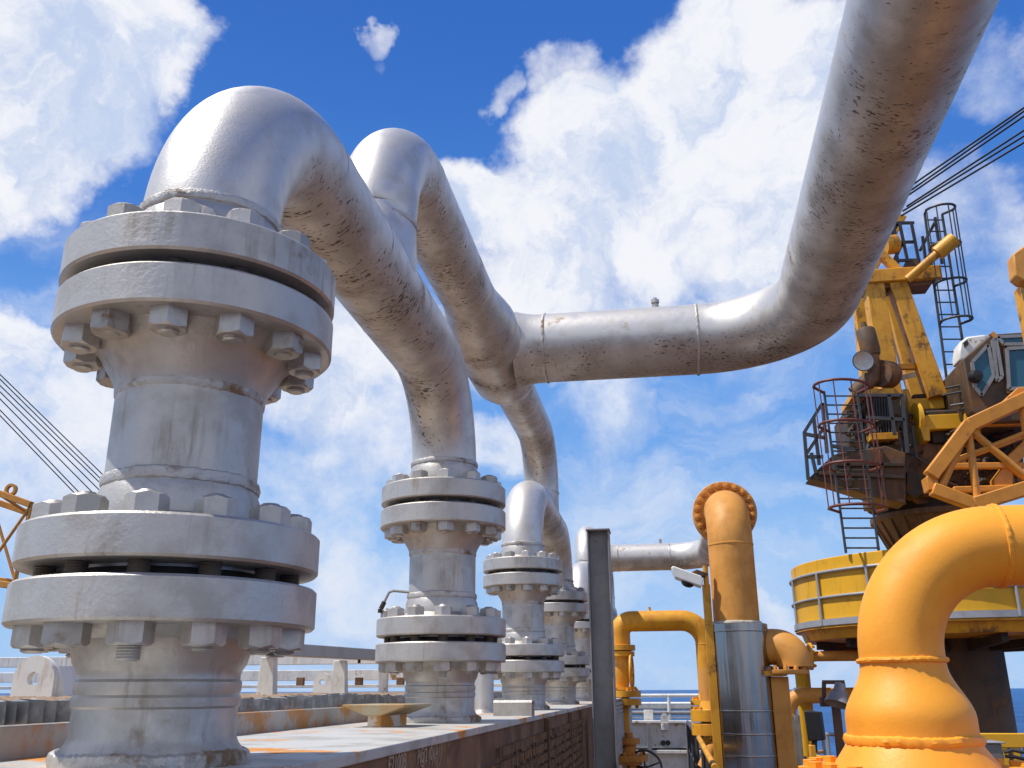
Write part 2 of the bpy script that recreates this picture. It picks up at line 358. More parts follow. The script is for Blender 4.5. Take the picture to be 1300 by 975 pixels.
# ------------------------------------------------------------ setting: sea, deck
mb = MB(); g = 40
rings = [0, 40, 80, 150, 300, 600, 1200, 2500, 6000, 15000, 40000]
vs = [(0, 0, -25)]; fs = []
for r in rings[1:]:
    for k in range(64): a = 2*math.pi*k/64; vs.append((r*math.cos(a), r*math.sin(a), -25))
for k in range(64): fs.append((0, 1+k, 1+(k+1) % 64))
for i in range(len(rings)-2):
    for k in range(64): k2 = (k+1) % 64; fs.append((1+i*64+k, 1+(i+1)*64+k, 1+(i+1)*64+k2, 1+i*64+k2))
mb.add(vs, fs); tag(mb.build('sea', 'sea'), kind='structure')
DECK = -3.0
mb = MB(); mb.box((-9, -12, DECK-.5), (11.5, 23.6, DECK)); tag(mb.build('deck', 'deck_paint'), kind='structure')

# ------------------------------------------------------------ cooler bundle the pipe row stands on
TOP = -.151; FACE = .33
hb = thing('cooler_header', (0, 8, -1.0), 'long rusty steel header box with pale top plate under the silver columns', 'header box')
mb = MB(); mb.box((-.41, -2.2, TOP-.03), (FACE, 21.5, TOP)); mb.build('top_plate', 'slab_top', hb, bevel=.004)
mb = MB(); mb.box((-.40, -2.19, -1.0), (FACE-.012, 21.49, TOP-.032)); mb.build('side_plate', 'rust_side', hb)
mb = MB(); y = 1.9; rows = [TOP-.115-.066*i for i in range(11)]
while y < 7.6:
    gap = (abs(y-4.55) < .06)
    if not gap:
        for i, z in enumerate(rows):
            if y < 2.6 and i < 1: continue
            mb.box((FACE-.014, y, z-.040+random.uniform(-.003, .003)), (FACE+.008+random.uniform(0, .006), y+.018, z+random.uniform(-.003, .003)))
    y += .034
ribs = mb.build('rib_grille', 'rust_rib', hb)
mb = MB()
for i in range(13):
    z = TOP-.05-.064*i; mb.hexa([(FACE-.012, 8.9, z-.05), (FACE+.03, 8.9, z-.05), (FACE+.03, 21.5, z-.05), (FACE-.012, 21.5, z-.05), (FACE-.012, 8.9, z), (FACE+.004, 8.9, z-.004), (FACE+.004, 21.5, z-.004), (FACE-.012, 21.5, z)])
mb.build('louvre_bank', 'louvre_grey', hb)
for y in (4.55, 6.2, 7.3):
    mb = MB(); mb.box((FACE-.011, y-.02, -.99), (FACE+.022, y+.02, TOP-.034)); mb.build('stiffener', 'rust_side', hb, bevel=.003)
mb = MB()
for i in range(120):
    y = random.uniform(2.2, 7.5); z = random.choice(rows)-.05
    mb.lathe([(.0, .014), (.012, .014), (.012, 0)], (FACE-.008, y, z), (1, 0, 0), 6)
tag(mb.build('plug', 'stud_dark', hb), kind='stuff')
# chalk marking on the rust
def text(name, body, size, m, parent, M):
    cu = bpy.data.curves.new(name, 'FONT'); cu.body = body; cu.size = size; cu.extrude = .001
    tmp = bpy.data.objects.new(name, cu); COL.objects.link(tmp)
    dg = bpy.context.evaluated_depsgraph_get(); me = bpy.data.meshes.new_from_object(tmp.evaluated_get(dg))
    bpy.data.objects.remove(tmp); me.transform(M); me.materials.clear(); me.materials.append(MATS[m])
    o = bpy.data.objects.new(name, me); COL.objects.link(o); o.parent = parent; return o
p = AX(484, 972, FACE) - hb.location
for dy, body in ((0, 'E2100B'), (.34, 'P@2 (0)(A1)')):
    text('chalk_marking', body, .066, 'chalk', hb, Matrix.Translation((FACE-.009, p.y+dy+.10, TOP-.078+1.0))@Matrix(((0, 0, 1, 0), (1, 0, 0, 0), (0, 1, 0, 0), (0, 0, 0, 1))))

fb_ = thing('fin_bundle', (-2, 8, -.6), 'finned tube bundle with grey serrated fin edges and rusty top behind the pipe columns', 'fin bundle')
mb = MB(); mb.box((-.52, -2.2, -.95), (-.412, 21.4, -.075)); mb.build('side_frame', 'beam_rust', fb_, bevel=.004)
mb = MB(); zz = []; y = -2.; k = 0
while y < 21:
    zz.append((-.475+(.030 if k % 2 else -.022)+random.uniform(-.004, .004), y)); y += random.uniform(.02, .034); k += 1
vs = []; fs = []
for i, (x, y) in enumerate(zz):
    sag = .006*math.sin(y*3)+random.uniform(-.006, .006)
    for xx, z in ((x, -.085+sag), (x-.004, -.022+sag), (x-.05, -.03)): vs.append((xx, y, z))
for i in range(len(zz)-1):
    a = i*3; b = a+3; fs += [(a, b, b+1, a+1), (a+1, b+1, b+2, a+2)]
mb.add(vs, fs); mb.build('fin_edge', 'fin_side', fb_, ang=20)
mb = MB(); vs = []; fs = []; nr = 60
ys = [-2+.09*i for i in range(256)]
for r in range(nr):
    x = -.53-.055*r
    for j, y in enumerate(ys): vs.append((x, y, -.034+(.014 if (r+j) % 2 else -.004)+random.uniform(-.004, .004)))
for r in range(nr-1):
    for j in range(len(ys)-1): a = r*len(ys)+j; fs.append((a, a+1, a+1+len(ys), a+len(ys)))
mb.add(vs, fs); mb.build('fin_surface', 'fin_top', fb_, ang=20)
mb = MB(); mb.box((-3.8, -2.1, -.95), (-.53, 21.3, -.12)); mb.build('bundle_body', 'fin_side', fb_)

# ------------------------------------------------------------ silver pipe columns
RP, RF, RBC, NB = .1756, .3365, .272, 12
Z = dict(L1b=.1346, L1t=.2271, L2b=.2605, L2t=.3519, U1b=.8172, U1t=.9145, U2b=.9448, U2t=1.0414)
def stud_mesh(z0, z1, long):
    mb = MB()
    for (za, zb, top) in ((z0-.046, z0, False), (z1, z1+.046, True)):
        c = .006; hx = .046
        prof = [(.0, za), (hx*.86, za), (hx, za+c), (hx, zb-c), (hx*.86, zb), (0, zb)]
        u = []
        vs = []; fs = []
        for k in range(6):
            a = math.pi/3*k
            vs += [(hx*math.cos(a), hx*math.sin(a), za+(c if not top else .0)), (hx*math.cos(a), hx*math.sin(a), zb-(c if top else .0))]
        cv = []
        for k in range(12):
            a = math.pi/6*k; cv.append((hx*.85*math.cos(a), hx*.85*math.sin(a), zb if top else za))
        n = 12; vs += cv
        for k in range(6):
            k2 = (k+1) % 6; fs.append((2*k, 2*k2, 2*k2+1, 2*k+1))
            e = 1 if top else 0
            fs += [(2*k+e, n+2*k, n+(2*k+1) % 12), (2*k+e, n+(2*k+1) % 12, 2*k2+e), (2*k2+e, n+(2*k+1) % 12, n+(2*k+2) % 12)]
        fs.append(tuple(n+k for k in range(12)))
        mb.add(vs, fs)
    prof = [(0, z0-.046-long), (.018, z0-.046-long), (.023, z0-.043-long)]
    z = z0-.043-long; zt = z1+.046+.008
    while z < zt-.006: prof += [(.0245, z+.0015), (.0215, z+.0045)]; z += .006
    prof += [(.019, zt), (0, zt)]
    mb.lathe(prof, (0, 0, 0), (0, 0, 1), 14)
    return mb
BOLT = {}
for key, z0, z1 in (('L', Z['L1b'], Z['L2t']), ('U', Z['U1b'], Z['U2t'])):
    for long in (.010, .030, .003):
        o = stud_mesh(z0, z1, long).build('stud_bolt', 'nut_worn' if long == .003 else 'silver_flange', None, ang=25); BOLT[key, long] = o.data; o.data.materials.append(MATS['stud_dark'])
        for pl_ in o.data.polygons:
            if z0 < pl_.center.z < z1 or (long == .003 and pl_.center.z < z0-.05): pl_.material_index = 1
        bpy.data.objects.remove(o)
def add_bolts(par, key, origin):
    for k in range(NB):
        a = math.pi*2*(k+.5)/NB + math.pi/2
        long = random.choice((.010, .010, .003)) if not (key == 'L' and k == 6) else .030
        b = bpy.data.objects.new('stud_bolt', BOLT[key, long]); COL.objects.link(b); b.parent = par
        b.location = Vector((RBC*math.cos(a), RBC*math.sin(a), 0))-Vector(origin); b.rotation_euler[2] = a+random.uniform(-.5, .5)
def flange_prof(zb, zt, hub_down=None, hub_up=None, hr=.245):
    c = .006; P = []
    if hub_down: P += [(RP, zb-hub_down), (RP, zb-hub_down+.006), (RP+.004, zb-hub_down+.018), (RP+.012, zb-hub_down*.72), (hr-.022, zb-hub_down*.25), (hr-.006, zb-.018), (hr+.012, zb-.001)]
    else: P += [(RP-.02, zb), (.222, zb-.006), (.223, zb)]
    P += [(RF-c, zb), (RF, zb+c), (RF, zt-c), (RF-c, zt)]
    if hub_up: P += [(hr+.012, zt+.001), (hr-.006, zt+.018), (hr-.022, zt+hub_up*.25), (RP+.012, zt+hub_up*.72), (RP+.004, zt+hub_up-.012), (RP, zt+hub_up)]
    else: P += [(.223, zt), (.222, zt+.006), (RP-.02, zt+.006)]
    return P
def make_riser():
    org = (0, 0, TOP)
    t = thing('pipe_riser', org, 'x', 'pipe column', 'silver flanged pipe columns in the row')
    lz = lambda mb, n, m, p=t, **k: mb.build(n, m, p, **k)
    mb = MB(); mb.lathe([(RP+.030, TOP+.0), (RP+.022, TOP+.022), (RP+.006, TOP+.045), (RP, TOP+.06), (RP, -.035), (RP+.004, -.030), (RP+.005, -.012), (RP+.001, -.006), (RP+.004, .004), (RP+.0045, .020), (RP, .026), (RP, .034)], seg=72); lz(mb, 'base_nozzle', 'silver_flange')
    mb = MB(); mb.bead((0, 0, TOP+.012), (0, 0, 1), RP+.024, .013, 200, .55); lz(mb, 'weld_bead', 'weld')
    f = lz(MB().lathe(flange_prof(Z['L1b'], Z['L1t'], hub_down=.105, hr=.222), seg=96), 'flange', 'silver_flange')
    add_bolts(f, 'L', org)
    lz(MB().lathe(flange_prof(Z['L2b'], Z['L2t'], hub_up=.112, hr=.214), seg=96), 'flange', 'silver_flange')
    lz(MB().lathe([(.216, Z['L1t']+.004), (.216, Z['L2b']-.004)], seg=48), 'gasket', 'dark_gap')
    lz(MB().lathe([(RP, .46), (RP, .70)], seg=72), 'spool', 'silver_flange')
    lz(MB().bead((0, 0, .468), (0, 0, 1), RP+.002, .009, 110, .45, w=.016), 'weld_bead', 'weld')
    lz(MB().bead((0, 0, .690), (0, 0, 1), RP+.001, .005, 110, .3, w=.016), 'weld_bead', 'weld')
    f = lz(MB().lathe(flange_prof(Z['U1b'], Z['U1t'], hub_down=.135, hr=.248), seg=96), 'flange', 'silver_flange')
    add_bolts(f, 'U', org)
    lz(MB().lathe([(.216, Z['U1t']+.004), (.216, Z['U2b']-.004)], seg=48), 'gasket', 'dark_gap')
    return t
YC = [0, 2.787, 5.776, 8.563, 11.55, 14.337, 17.326, 20.113]
RL = ['nearest silver flanged pipe column, the large one at the left of the photo', 'second silver flanged pipe column, behind the rusty tee bracket',
      'third silver flanged pipe column, beside the channel bracket, below the smaller rear elbow', 'fourth silver flanged pipe column, left of the grey steel post, partly hidden by the third',
      'fifth silver flanged pipe column, a sliver just left of the grey post', 'sixth silver flanged pipe column, mostly hidden behind the grey post',
      'seventh silver flanged pipe column, seen just right of the grey post', 'last and farthest silver flanged pipe column beside the yellow valve stack']
riser = make_riser()
risers = [riser]+[copy_tree(riser) for _ in range(7)]
for o, y, l in zip(risers, YC, RL): o.location.y = y; o['label'] = l
ZA, ZB, ER, RB = 1.67, 2.45, .54, .254
def make_arch():
    org = (0, 0, Z['U2b']); L = YC[1]
    t = thing('arch_pipe', org, 'x', 'pipe', 'silver arch pipes that bridge two columns')
    path = line((0, 0, 1.10), (0, 0, ZA-ER), 1) + arc((0, ER, ZA-ER), (0, -ER, 0), (0, 0, ER), 24)[1:] + line((0, ER, ZA), (0, L-ER, ZA), 10)[1:] \
        + arc((0, L-ER, ZA-ER), (0, 0, ER), (0, ER, 0), 24)[1:] + [Vector((0, L, 1.10))]
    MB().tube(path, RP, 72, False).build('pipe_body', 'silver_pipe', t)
    for y in (0, L):
        mb = MB(); mb.lathe(flange_prof(Z['U2b'], Z['U2t'], hub_up=.125, hr=.214), (0, y, 0), seg=96); mb.build('flange', 'silver_flange', t)
        MB().bead((0, y, 1.175), (0, 0, 1), RP+.002, .010, 110, .45, w=.015).build('weld_bead', 'weld', t)
    for y in (ER, L/2-.31, L/2+.31, L-ER): MB().bead((0, y, ZA), (0, 1, 0), RP, .0035, 90, .3, w=.007).build('weld_bead', 'weld', t)
    return t
arch = make_arch(); AL = ['big silver arch pipe from the nearest column over to the second column', 'smaller silver arch pipe from the third column to the fourth column',
    'distant silver arch pipe between fifth and sixth columns behind the grey post', 'farthest silver arch pipe between the last two columns']
for i, l in enumerate(AL):
    a = arch if i == 0 else copy_tree(arch); a.location.y = YC[2*i]; a['label'] = l
def make_manifold(y0, far, label):
    t = thing('manifold_pipe', (0, y0+4.28, ZB), label, 'pipe', 'silver upper manifold pipes')
    L0, L1 = YC[1]/2, YC[2]+YC[1]/2; m = (L0+L1)/2; E2 = .53; zc = 2.40
    pa = [(0, L0, ZA+.28)]; ra = [RP]; pb = [(0, L1, ZA+.28)]; rb = [RP]
    for y in (L0, L1):
        K = 72; vs = []; fs = []; nr = 9
        for i in range(nr):
            f = i/(nr-1)
            for k in range(K):
                a = 2*math.pi*k/K; fl = (1-f)**2.2
                x = RP*(1-.006*(1-f))*math.cos(a); yy = RP*(1+.62*fl)*math.sin(a)
                z0_ = math.sqrt(max(0, RP*RP-x*x)) - .004; g = f**.75
                vs.append((x, y0+y+yy, ZA+z0_*(1-g)+.285*g))
        for i in range(nr-1):
            for k in range(K): k2 = (k+1) % K; fs.append((i*K+k, i*K+k2, (i+1)*K+k2, (i+1)*K+k))
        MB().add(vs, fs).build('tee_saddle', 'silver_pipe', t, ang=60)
    path = [Vector(p) for p in pa] + [Vector((0, L0, ZB-E2))] + arc((0, L0+E2, ZB-E2), (0, -E2, 0), (0, 0, E2), 24)[1:]; rad = ra+[RP]*25
    prof = [(L0+E2+.3, RP), (m-.92, RP), (m-.80, RP+.012), (m-.62, RB-.018), (m-.50, RB), (m+.50, RB), (m+.62, RB-.018), (m+.80, RP+.012), (m+.92, RP), (L1-E2, RP)]
    for y, r in prof: path.append(Vector((0, y, ZB+(zc-ZB)*min(1, max(0, (r-RP)/(RB-RP)))))); rad.append(r)
    path += arc((0, L1-E2, ZB-E2), (0, 0, E2), (0, E2, 0), 24)[1:]; rad += [RP]*24
    path += [Vector(p) for p in reversed(pb)]; rad += rb[::-1]
    path = [p+Vector((0, y0, 0)) for p in path]
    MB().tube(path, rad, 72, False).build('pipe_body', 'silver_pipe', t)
    for y in (L0, L1): MB().bead((0, y0+y, ZB-E2-.01), (0, 0, 1), RP+.002, .007, 90, .4, w=.012).build('weld_bead', 'weld', t)
    for y, r in ((L0+E2, RP), (m-.50, RB), (m+.5, RB), (L1-E2, RP), (m-.92, RP)): MB().bead((0, y0+y, ZB if r == RP else zc), (0, 1, 0), r, .0035, 90, .3, w=.007).build('weld_bead', 'weld', t)
    E3 = .74; X1 = 2.12 if far else 2.24; yc = y0+m
    path = [Vector((x, yc, zc)) for x in (.19, .24, .28, .33, .42)]; rad = [.285, .272, .263, .256, RB]
    path += line((.42, yc, zc), (X1-E3, yc, zc), 8)[1:]; path += arc((X1-E3, yc-E3, zc), (0, E3, 0), (E3, 0, 0), 26)[1:]
    yend = (y0+11.27-11.55) if far else -3.4
    path += [Vector((X1-(.017*(yc-E3-yend) if not far else 0), yend, zc))]; rad += [RB]*(len(path)-5)
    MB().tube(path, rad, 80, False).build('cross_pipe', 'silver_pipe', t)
    for x, k in ((.407, .010), (X1-E3, .010)): MB().bead((x, yc, zc), (1, 0, 0), RB, k, 120, .4, w=.012).build('weld_bead', 'weld', t)
    MB().bead((X1, yc-E3-.02, zc), (0, 1, 0), RB, .004, 110, .3, w=.006).build('weld_bead', 'weld', t)
    mb = MB(); mb.lathe([(.026, -.02), (.026, .035), (.019, .037), (.019, .05), (.030, .05), (.030, .075), (.014, .078), (.014, .092), (0, .092)], (1.22, yc, zc+RB), (0, 0, 1), 12); mb.build('vent_plug', 'silver_flange', t, ang=30)
    return t
make_manifold(0, False, 'thick silver manifold pipe whose cross run sweeps overhead at the top right')
make_manifold(YC[4], True, 'distant silver manifold pipe whose horizontal run ends behind the orange vertical pipe')

# small instrument tube on second column
t = thing('instrument_tube', (-.2, 2.75, .40), 'thin bent grey instrument tube with small fitting beside the second column', 'tube')
q = [A(521, 752, 2.70), A(500, 750, 2.70), A(494, 752, 2.69), A(488, 764, 2.69), A(484, 772, 2.69)]
MB().tube(q, .007, 8).build('tubing', 'grey_steel', t)
mb = MB(); mb.tube([A(488, 764, 2.69), A(483.5, 773, 2.69)], [.013, .013], 8); mb.tube([A(482.5, 773, 2.69), A(482, 778, 2.69)], .011, 6); mb.build('fitting', 'dark_machine', t)
# small stub pipe next to the second column
mb = MB(); c = AZ(614, 905, TOP); mb.lathe([(.085, 0), (.074, .02), (.07, .03), (.07, .40), (0, .40)], (c.x, c.y, TOP), seg=32)
tag(mb.build('stub_pipe', 'silver_flange', None, org=(c.x, c.y, TOP)), 'short thin silver stub pipe standing between the second and third columns', 'pipe')

# tee and channel brackets on the slab
def tee_bracket(px, py, s, label):
    c = AZ(px, py, TOP); t = thing('tee_bracket', (c.x, c.y, TOP), label, 'bracket', 'rusty tee brackets on the slab')
    mb = MB(); u = Vector((.12, .99, 0)).normalized(); v = Vector((.99, -.12, 0))
    def T(a, b, z): return c+v*(a*s)+u*(b*s)+Vector((0, 0, z*s))
    web = [T(-.03, -.15, .0), T(.03, -.15, .0), T(.03, .15, .0), T(-.03, .15, .0)]; mb.hexa(web+[p+Vector((0, 0, .072*s)) for p in web]); mb.build('web', 'bracket_side', t)
    mb = MB(); pl = [(-.145, .085), (-.145, .094), (.145, .094), (.145, .085), (.10, .070), (.035, .048), (-.035, .048), (-.10, .070)]
    mb.prism([T(a, -.17, z) for a, z in pl], u*(.34*s)); mb.build('top_plate', 'bracket_top', t, bevel=.003)
    return t
tee_bracket(492, 922, 1.0, 'rusty yellow tee bracket on the grey slab in front of the second column')
tee_bracket(700, 890, 1.0, 'small far rusty tee bracket on the slab between third and fourth columns')
def channel_clip(p0, p1, yd, label):
    a = AZ(*p0, TOP); t = thing('channel_clip', (a.x, a.y, TOP), label, 'bracket', 'silver channel clips on the slab')
    mb = MB(); w = .24; pl = [(-.03, 0), (-.03, .098), (-.012, .115), (.11, .115), (.125, .10), (.125, 0), (.113, 0), (.113, .092), (.102, .103), (-.006, .103), (-.018, .09), (-.018, 0)]; pl = [(q*.8, z*.8) for q, z in pl]
    mb.prism([Vector((a.x, a.y+q, TOP+z)) for q, z in pl], (w, 0, 0)); mb.build('channel', 'silver_flange', t)
    return t
channel_clip((627, 909), 0, 0, 'bright silver channel clip lying on the slab below the third column')
channel_clip((733, 889), 0, 0, 'tiny far silver channel clip on the slab close to the grey post')

# ------------------------------------------------------------ grey post beside the header
a = A(750, 800, 8.0); b = A(777, 800, 8.0); zt = A(760, 672, 8.0).z
t = thing('steel_post', (.55, 8.1, DECK), 'tall dark grey steel channel post with capped top in the middle of the row', 'post')
x0 = .44; x1 = .68
mb = MB(); mb.box((x0-.05, 8.0, DECK), (x0-.035, 8.26, zt-.012)); mb.box((x1-.015-.05, 8.0, DECK), (x1-.05, 8.26, zt-.012)); mb.box((x0-.034, 8.10, DECK), (x1-.066, 8.116, zt-.012)); mb.build('channel', 'grey_steel', t, bevel=.003)
mb = MB(); mb.box((x0-.06, 7.98, zt-.010), (x1-.04, 8.28, zt+.006)); mb.build('cap_plate', 'grey_steel', t, bevel=.002)

# ------------------------------------------------------------ left background: white frame, lugs, grey beam, far boom
def lug(px, py, d, rad, hole, label, wedge=True):
    c = A(px, py, d); t = thing('lifting_lug', (c.x, d, c.z-rad*1.1), label, 'lug', 'white lifting lugs')
    mb = MB(); K = 24; pts = []; th = .05*rad/.15
    out = [(rad*math.cos(a), rad*math.sin(a)) for a in [math.pi*k/K for k in range(K+1)]] + [(-rad, -rad*1.1), (rad, -rad*1.1)]
    N0 = len(out); vs = []; fs = []; inn = []
    for (x, z) in out:
        l = math.hypot(x, z); inn.append((x/l*hole, z/l*hole))
    for y in (d, d+th):
        vs += [(c.x+x, y, c.z+z) for x, z in out]+[(c.x+x, y, c.z+z) for x, z in inn]
    for i in range(N0):
        j = (i+1) % N0
        fs += [(i, j, N0+j, N0+i), (2*N0+i, 3*N0+i, 3*N0+j, 2*N0+j), (i, 2*N0+i, 2*N0+j, j), (N0+i, N0+j, 3*N0+j, 3*N0+i)]
    mb.add(vs, fs); mb.build('eye_plate', 'white_paint', t)
    if wedge:
        mb = MB(); mb.hexa([(c.x+rad*.6, d+th+.002, c.z-rad*1.1), (c.x+rad*1.6, d+th+.002, c.z-rad*1.1), (c.x+rad*1.6, d+.5, c.z-rad*1.1), (c.x+rad*.6, d+.5, c.z-rad*1.1),
                            (c.x+rad*.6, d+th+.002, c.z+rad*.55), (c.x+rad*.9, d+th+.002, c.z+rad*.55), (c.x+rad*.9, d+.5, c.z+rad*.55), (c.x+rad*.6, d+.5, c.z+rad*.55)]); mb.build('gusset', 'white_paint', t)
    return t
lug(42, 862, 3.2, .135, .042, 'large white lifting lug with rust marks near the left edge below the nearest column')
lug(409, 866, 6.6, .085, .028, 'small white lifting lug beside a white post between the first two columns', False)
t = thing('white_frame', (-3, 9.6, -.1), 'white painted steel rail frame running behind the finned bundle at left', 'frame')
def hb_(py0, py1, d, m='white_paint', n='rail', x0=-60, x1=640, dep=.10):
    z1 = A(240, py0, d).z; z0 = A(240, py1, d).z; xa = A(x0, 850, d).x; xb = A(x1, 850, d).x
    MB().box((xa, d, z0), (xb, d+dep, z1)).build(n, m, t, bevel=.006)
hb_(832, 845, 9.5); hb_(852, 865, 11.5); hb_(870, 874, 12.0, dep=.05)
for px in (62, 610, 486, 250):
    p = A(px, 865, 9.62); MB().box((p.x-.05, 9.605, -.1), (p.x+.05, 9.70, .42)).build('post', 'white_paint', t, bevel=.005)
t = thing('pipe_support_beam', (-1.6, 4.5, -.03), 'grey square beam carried on white tapered posts between the first two columns', 'beam')
p = A(300, 821, 3.7); q = A(482, 832, 5.6); p.z -= .0
MB().bar(p, q, .10, .085).build('cross_beam', 'galv', t, bevel=.006)
MB().tube([A(456, 832, 5.25), A(456, 842, 5.25)], .012, 8).build('bolt', 'dark_machine', t)
for px, wv in ((341, .055), (432, .055)):
    f = (px-300)/182; d = 3.7+1.9*f; c = p.lerp(q, f); c.x = A(px, 850, c.y).x
    mb = MB(); w0 = .062; w1 = .045
    mb.hexa([(c.x-w0, c.y-.04, -.05), (c.x+w0, c.y-.04, -.05), (c.x+w0, c.y+.04, -.05), (c.x-w0, c.y+.04, -.05), (c.x-w1, c.y-.035, c.z-.053), (c.x+w1, c.y-.035, c.z-.053), (c.x+w1, c.y+.035, c.z-.053), (c.x-w1, c.y+.035, c.z-.053)])
    mb.build('post', 'white_paint', t, bevel=.004)
for px in (455, 508, 380): 
    p0 = A(px, 885, 8.2); MB().box((p0.x-.05, 8.2, .06), (p0.x+.03, 8.26, A(px, 860, 8.2).z)).build('rusty_clip', 'rust_side', t, bevel=.004)

def lattice(t, a0, a1, b0, b1, bays, rc, rl, m, faces=None):
    # a0/b0: four corners at one end, a1/b1 the same four at the other end; chords plus zigzag lacing, one mesh per chord
    for p, q in zip(a0, a1): MB().bar(p, q, rc*2).build('chord', m, t, bevel=rc*.2)
    mb = MB()
    for i in range(4):
        j = (i+1) % 4
        for k in range(bays):
            f0, f1 = k/bays, (k+1)/bays
            p0 = a0[i].lerp(a1[i], f0); p1 = a0[i].lerp(a1[i], f1); q0 = a0[j].lerp(a1[j], f0); q1 = a0[j].lerp(a1[j], f1)
            mb.tube([p0, q1] if k % 2 else [q0, p1], rl, 8)
            mb.tube([p0, q0], rl, 8)
        mb.tube([a0[i].lerp(a1[i], 1), a0[j].lerp(a1[j], 1)], rl, 8)
    mb.build('lacing', m, t)
t = thing('lattice_boom', A(-20, 700, 24), 'orange lattice crane boom end with stay cables at the far left edge', 'crane boom')
e = [A(40, 641, 24), A(36, 651, 25.4), A(20, 740, 25.4), A(17, 744, 24)]; w = [A(-220, 548, 24), A(-230, 560, 25.4), A(-240, 700, 25.4), A(-240, 706, 24)]
lattice(t, e, w, None, None, 6, .10, .05, 'orange_boom')
mb = MB(); mb.lathe([(.12, -.06), (.2, -.06), (.2, .06), (.12, .06), (.12, -.06)], A(14, 622, 24), (0, 1, 0), 20); mb.build('eye_ring', 'orange_boom', t)
for (ya, yb) in ((470, 592), (476, 600), (492, 616), (501, 628), (515, 646), (522, 653), (470+14, 606)):
    MB().tube([A(-60, ya-58*(yb-ya)/120*.9, 20), A(132, yb+12, 24)], .016, 6).build('stay_cable', 'cable', t)

# ------------------------------------------------------------ orange riser with stainless jacket
OX, OY = 2.12, 10.62
t = thing('orange_riser', (OX, OY, DECK), 'faded orange vertical pipe with bolted round flange at the top and stainless jacket below', 'pipe')
er = .50; r0 = .295
path = line((OX, OY, .5), (OX, OY, 2.37-er), 4)+arc((OX, OY+er, 2.37-er), (0, -er, 0), (0, 0, er), 20)[1:]+[Vector((OX, OY+er+.04, 2.37))]
MB().tube(path, r0, 56, False).build('pipe_body', 'orange_ochre', t)
MB().bead((OX, OY, 1.83), (0, 0, 1), r0, .010, 90, .25).build('weld_bead', 'orange_ochre', t)
yf = OY+er+.04
fl = MB().lathe([(r0-.02, -.02), (r0+.02, -.02), (.437, -.02), (.445, -.012), (.445, .06), (.3, .06)], (OX, yf, 2.37), (0, 1, 0), 72).build('flange', 'orange_ochre', t)
MB().lathe([(.25, .0), (.445, .0), (.445, .09), (.27, .09)], (OX, yf+.085, 2.37), (0, 1, 0), 72).build('flange', 'orange_ochre', t)
bm_ = None
for k in range(20):
    a = 2*math.pi*(k+.5)/20; c = Vector((OX+.384*math.cos(a), yf-.02, 2.37+.384*math.sin(a)))
    if bm_ is None:
        o = MB().lathe([(0, -.075), (.022, -.072), (.026, -.045), (.042, -.045), (.048, -.036), (.048, 0), (.02, .2)], (0, 0, 0), (0, 1, 0), 12).build('stud_bolt', 'orange_ochre', fl); bm_ = o
    else: o = bm_.copy(); COL.objects.link(o); o.parent = fl
    o.location = c - t.location if k else c - t.location
    if k == 0:
        for v_ in o.data.vertices: v_.co += t.location
rj = .385; zj = .80
j = MB().lathe([(r0, zj), (rj-.01, zj), (rj, zj-.006), (rj, zj-.09), (rj-.006, zj-.095), (rj-.006, DECK+.02)], (OX, OY, 0), seg=72).build('steel_jacket', 'stainless', t)
for zb in (zj-.095, -.26, -.53, -.78, -1.05, -1.6, -2.2):
    MB().lathe([(rj-.008, -.014), (rj+.004, -.010), (rj+.006, 0), (rj+.004, .010), (rj-.008, .014)], (OX, OY, zb), seg=72).build('jacket_band', 'stainless', j)
MB().bead((OX, OY, zj+.004), (0, 0, 1), r0+.015, .02, 90, .5).build('sealant', 'insulation', t)

# orange elbow on bracket right of the jacket
t = thing('orange_elbow', A(988, 870, 10.2), 'orange brown flanged elbow resting on a yellow bracket beside the stainless jacket', 'pipe elbow')
c = A(986, 826, 10.6)
path = [c+Vector((-.55, .6, .10)), c+Vector((-.3, .35, .10)), c+Vector((-.05, .1, .08)), c+Vector((.05, 0, .0)), c+Vector((.07, -.02, -.10)), c+Vector((.07, -.02, -.2))]
MB().tube([c+Vector((-.6, .05, .05))]+arc(c+Vector((-.02, .05, -.17)), (0, 0, .22), (.22, -.08, 0), 12)+[c+Vector((.20, -.03, -.2))], .225, 40).build('elbow_body', 'orange_ochre', t)
f = c+Vector((.06, -.02, -.22)); fl = MB().lathe([(.15, 0), (.30, 0), (.305, .01), (.305, .05), (.22, .055)], f-Vector((0, 0, .07)), seg=40).build('flange', 'orange_ochre', t)
for k in range(12):
    a = 2*math.pi*k/12; MB().lathe([(.034, 0), (.034, .04), (.018, .045), (.018, .06), (0, .06)], f+Vector((.255*math.cos(a), .255*math.sin(a), -.02)), seg=6).build('stud_bolt', 'orange_ochre', fl)
MB().pbox(962, 852, 1000, 858, 10.35, 10.9).build('bracket_plate', 'yellow_pipe', t, bevel=.006)
a_ = A(978, 859, 10.45); MB().box((a_.x, 10.45, DECK), (a_.x+.22, 10.70, a_.z)).build('post', 'orange_ochre', t, bevel=.008)

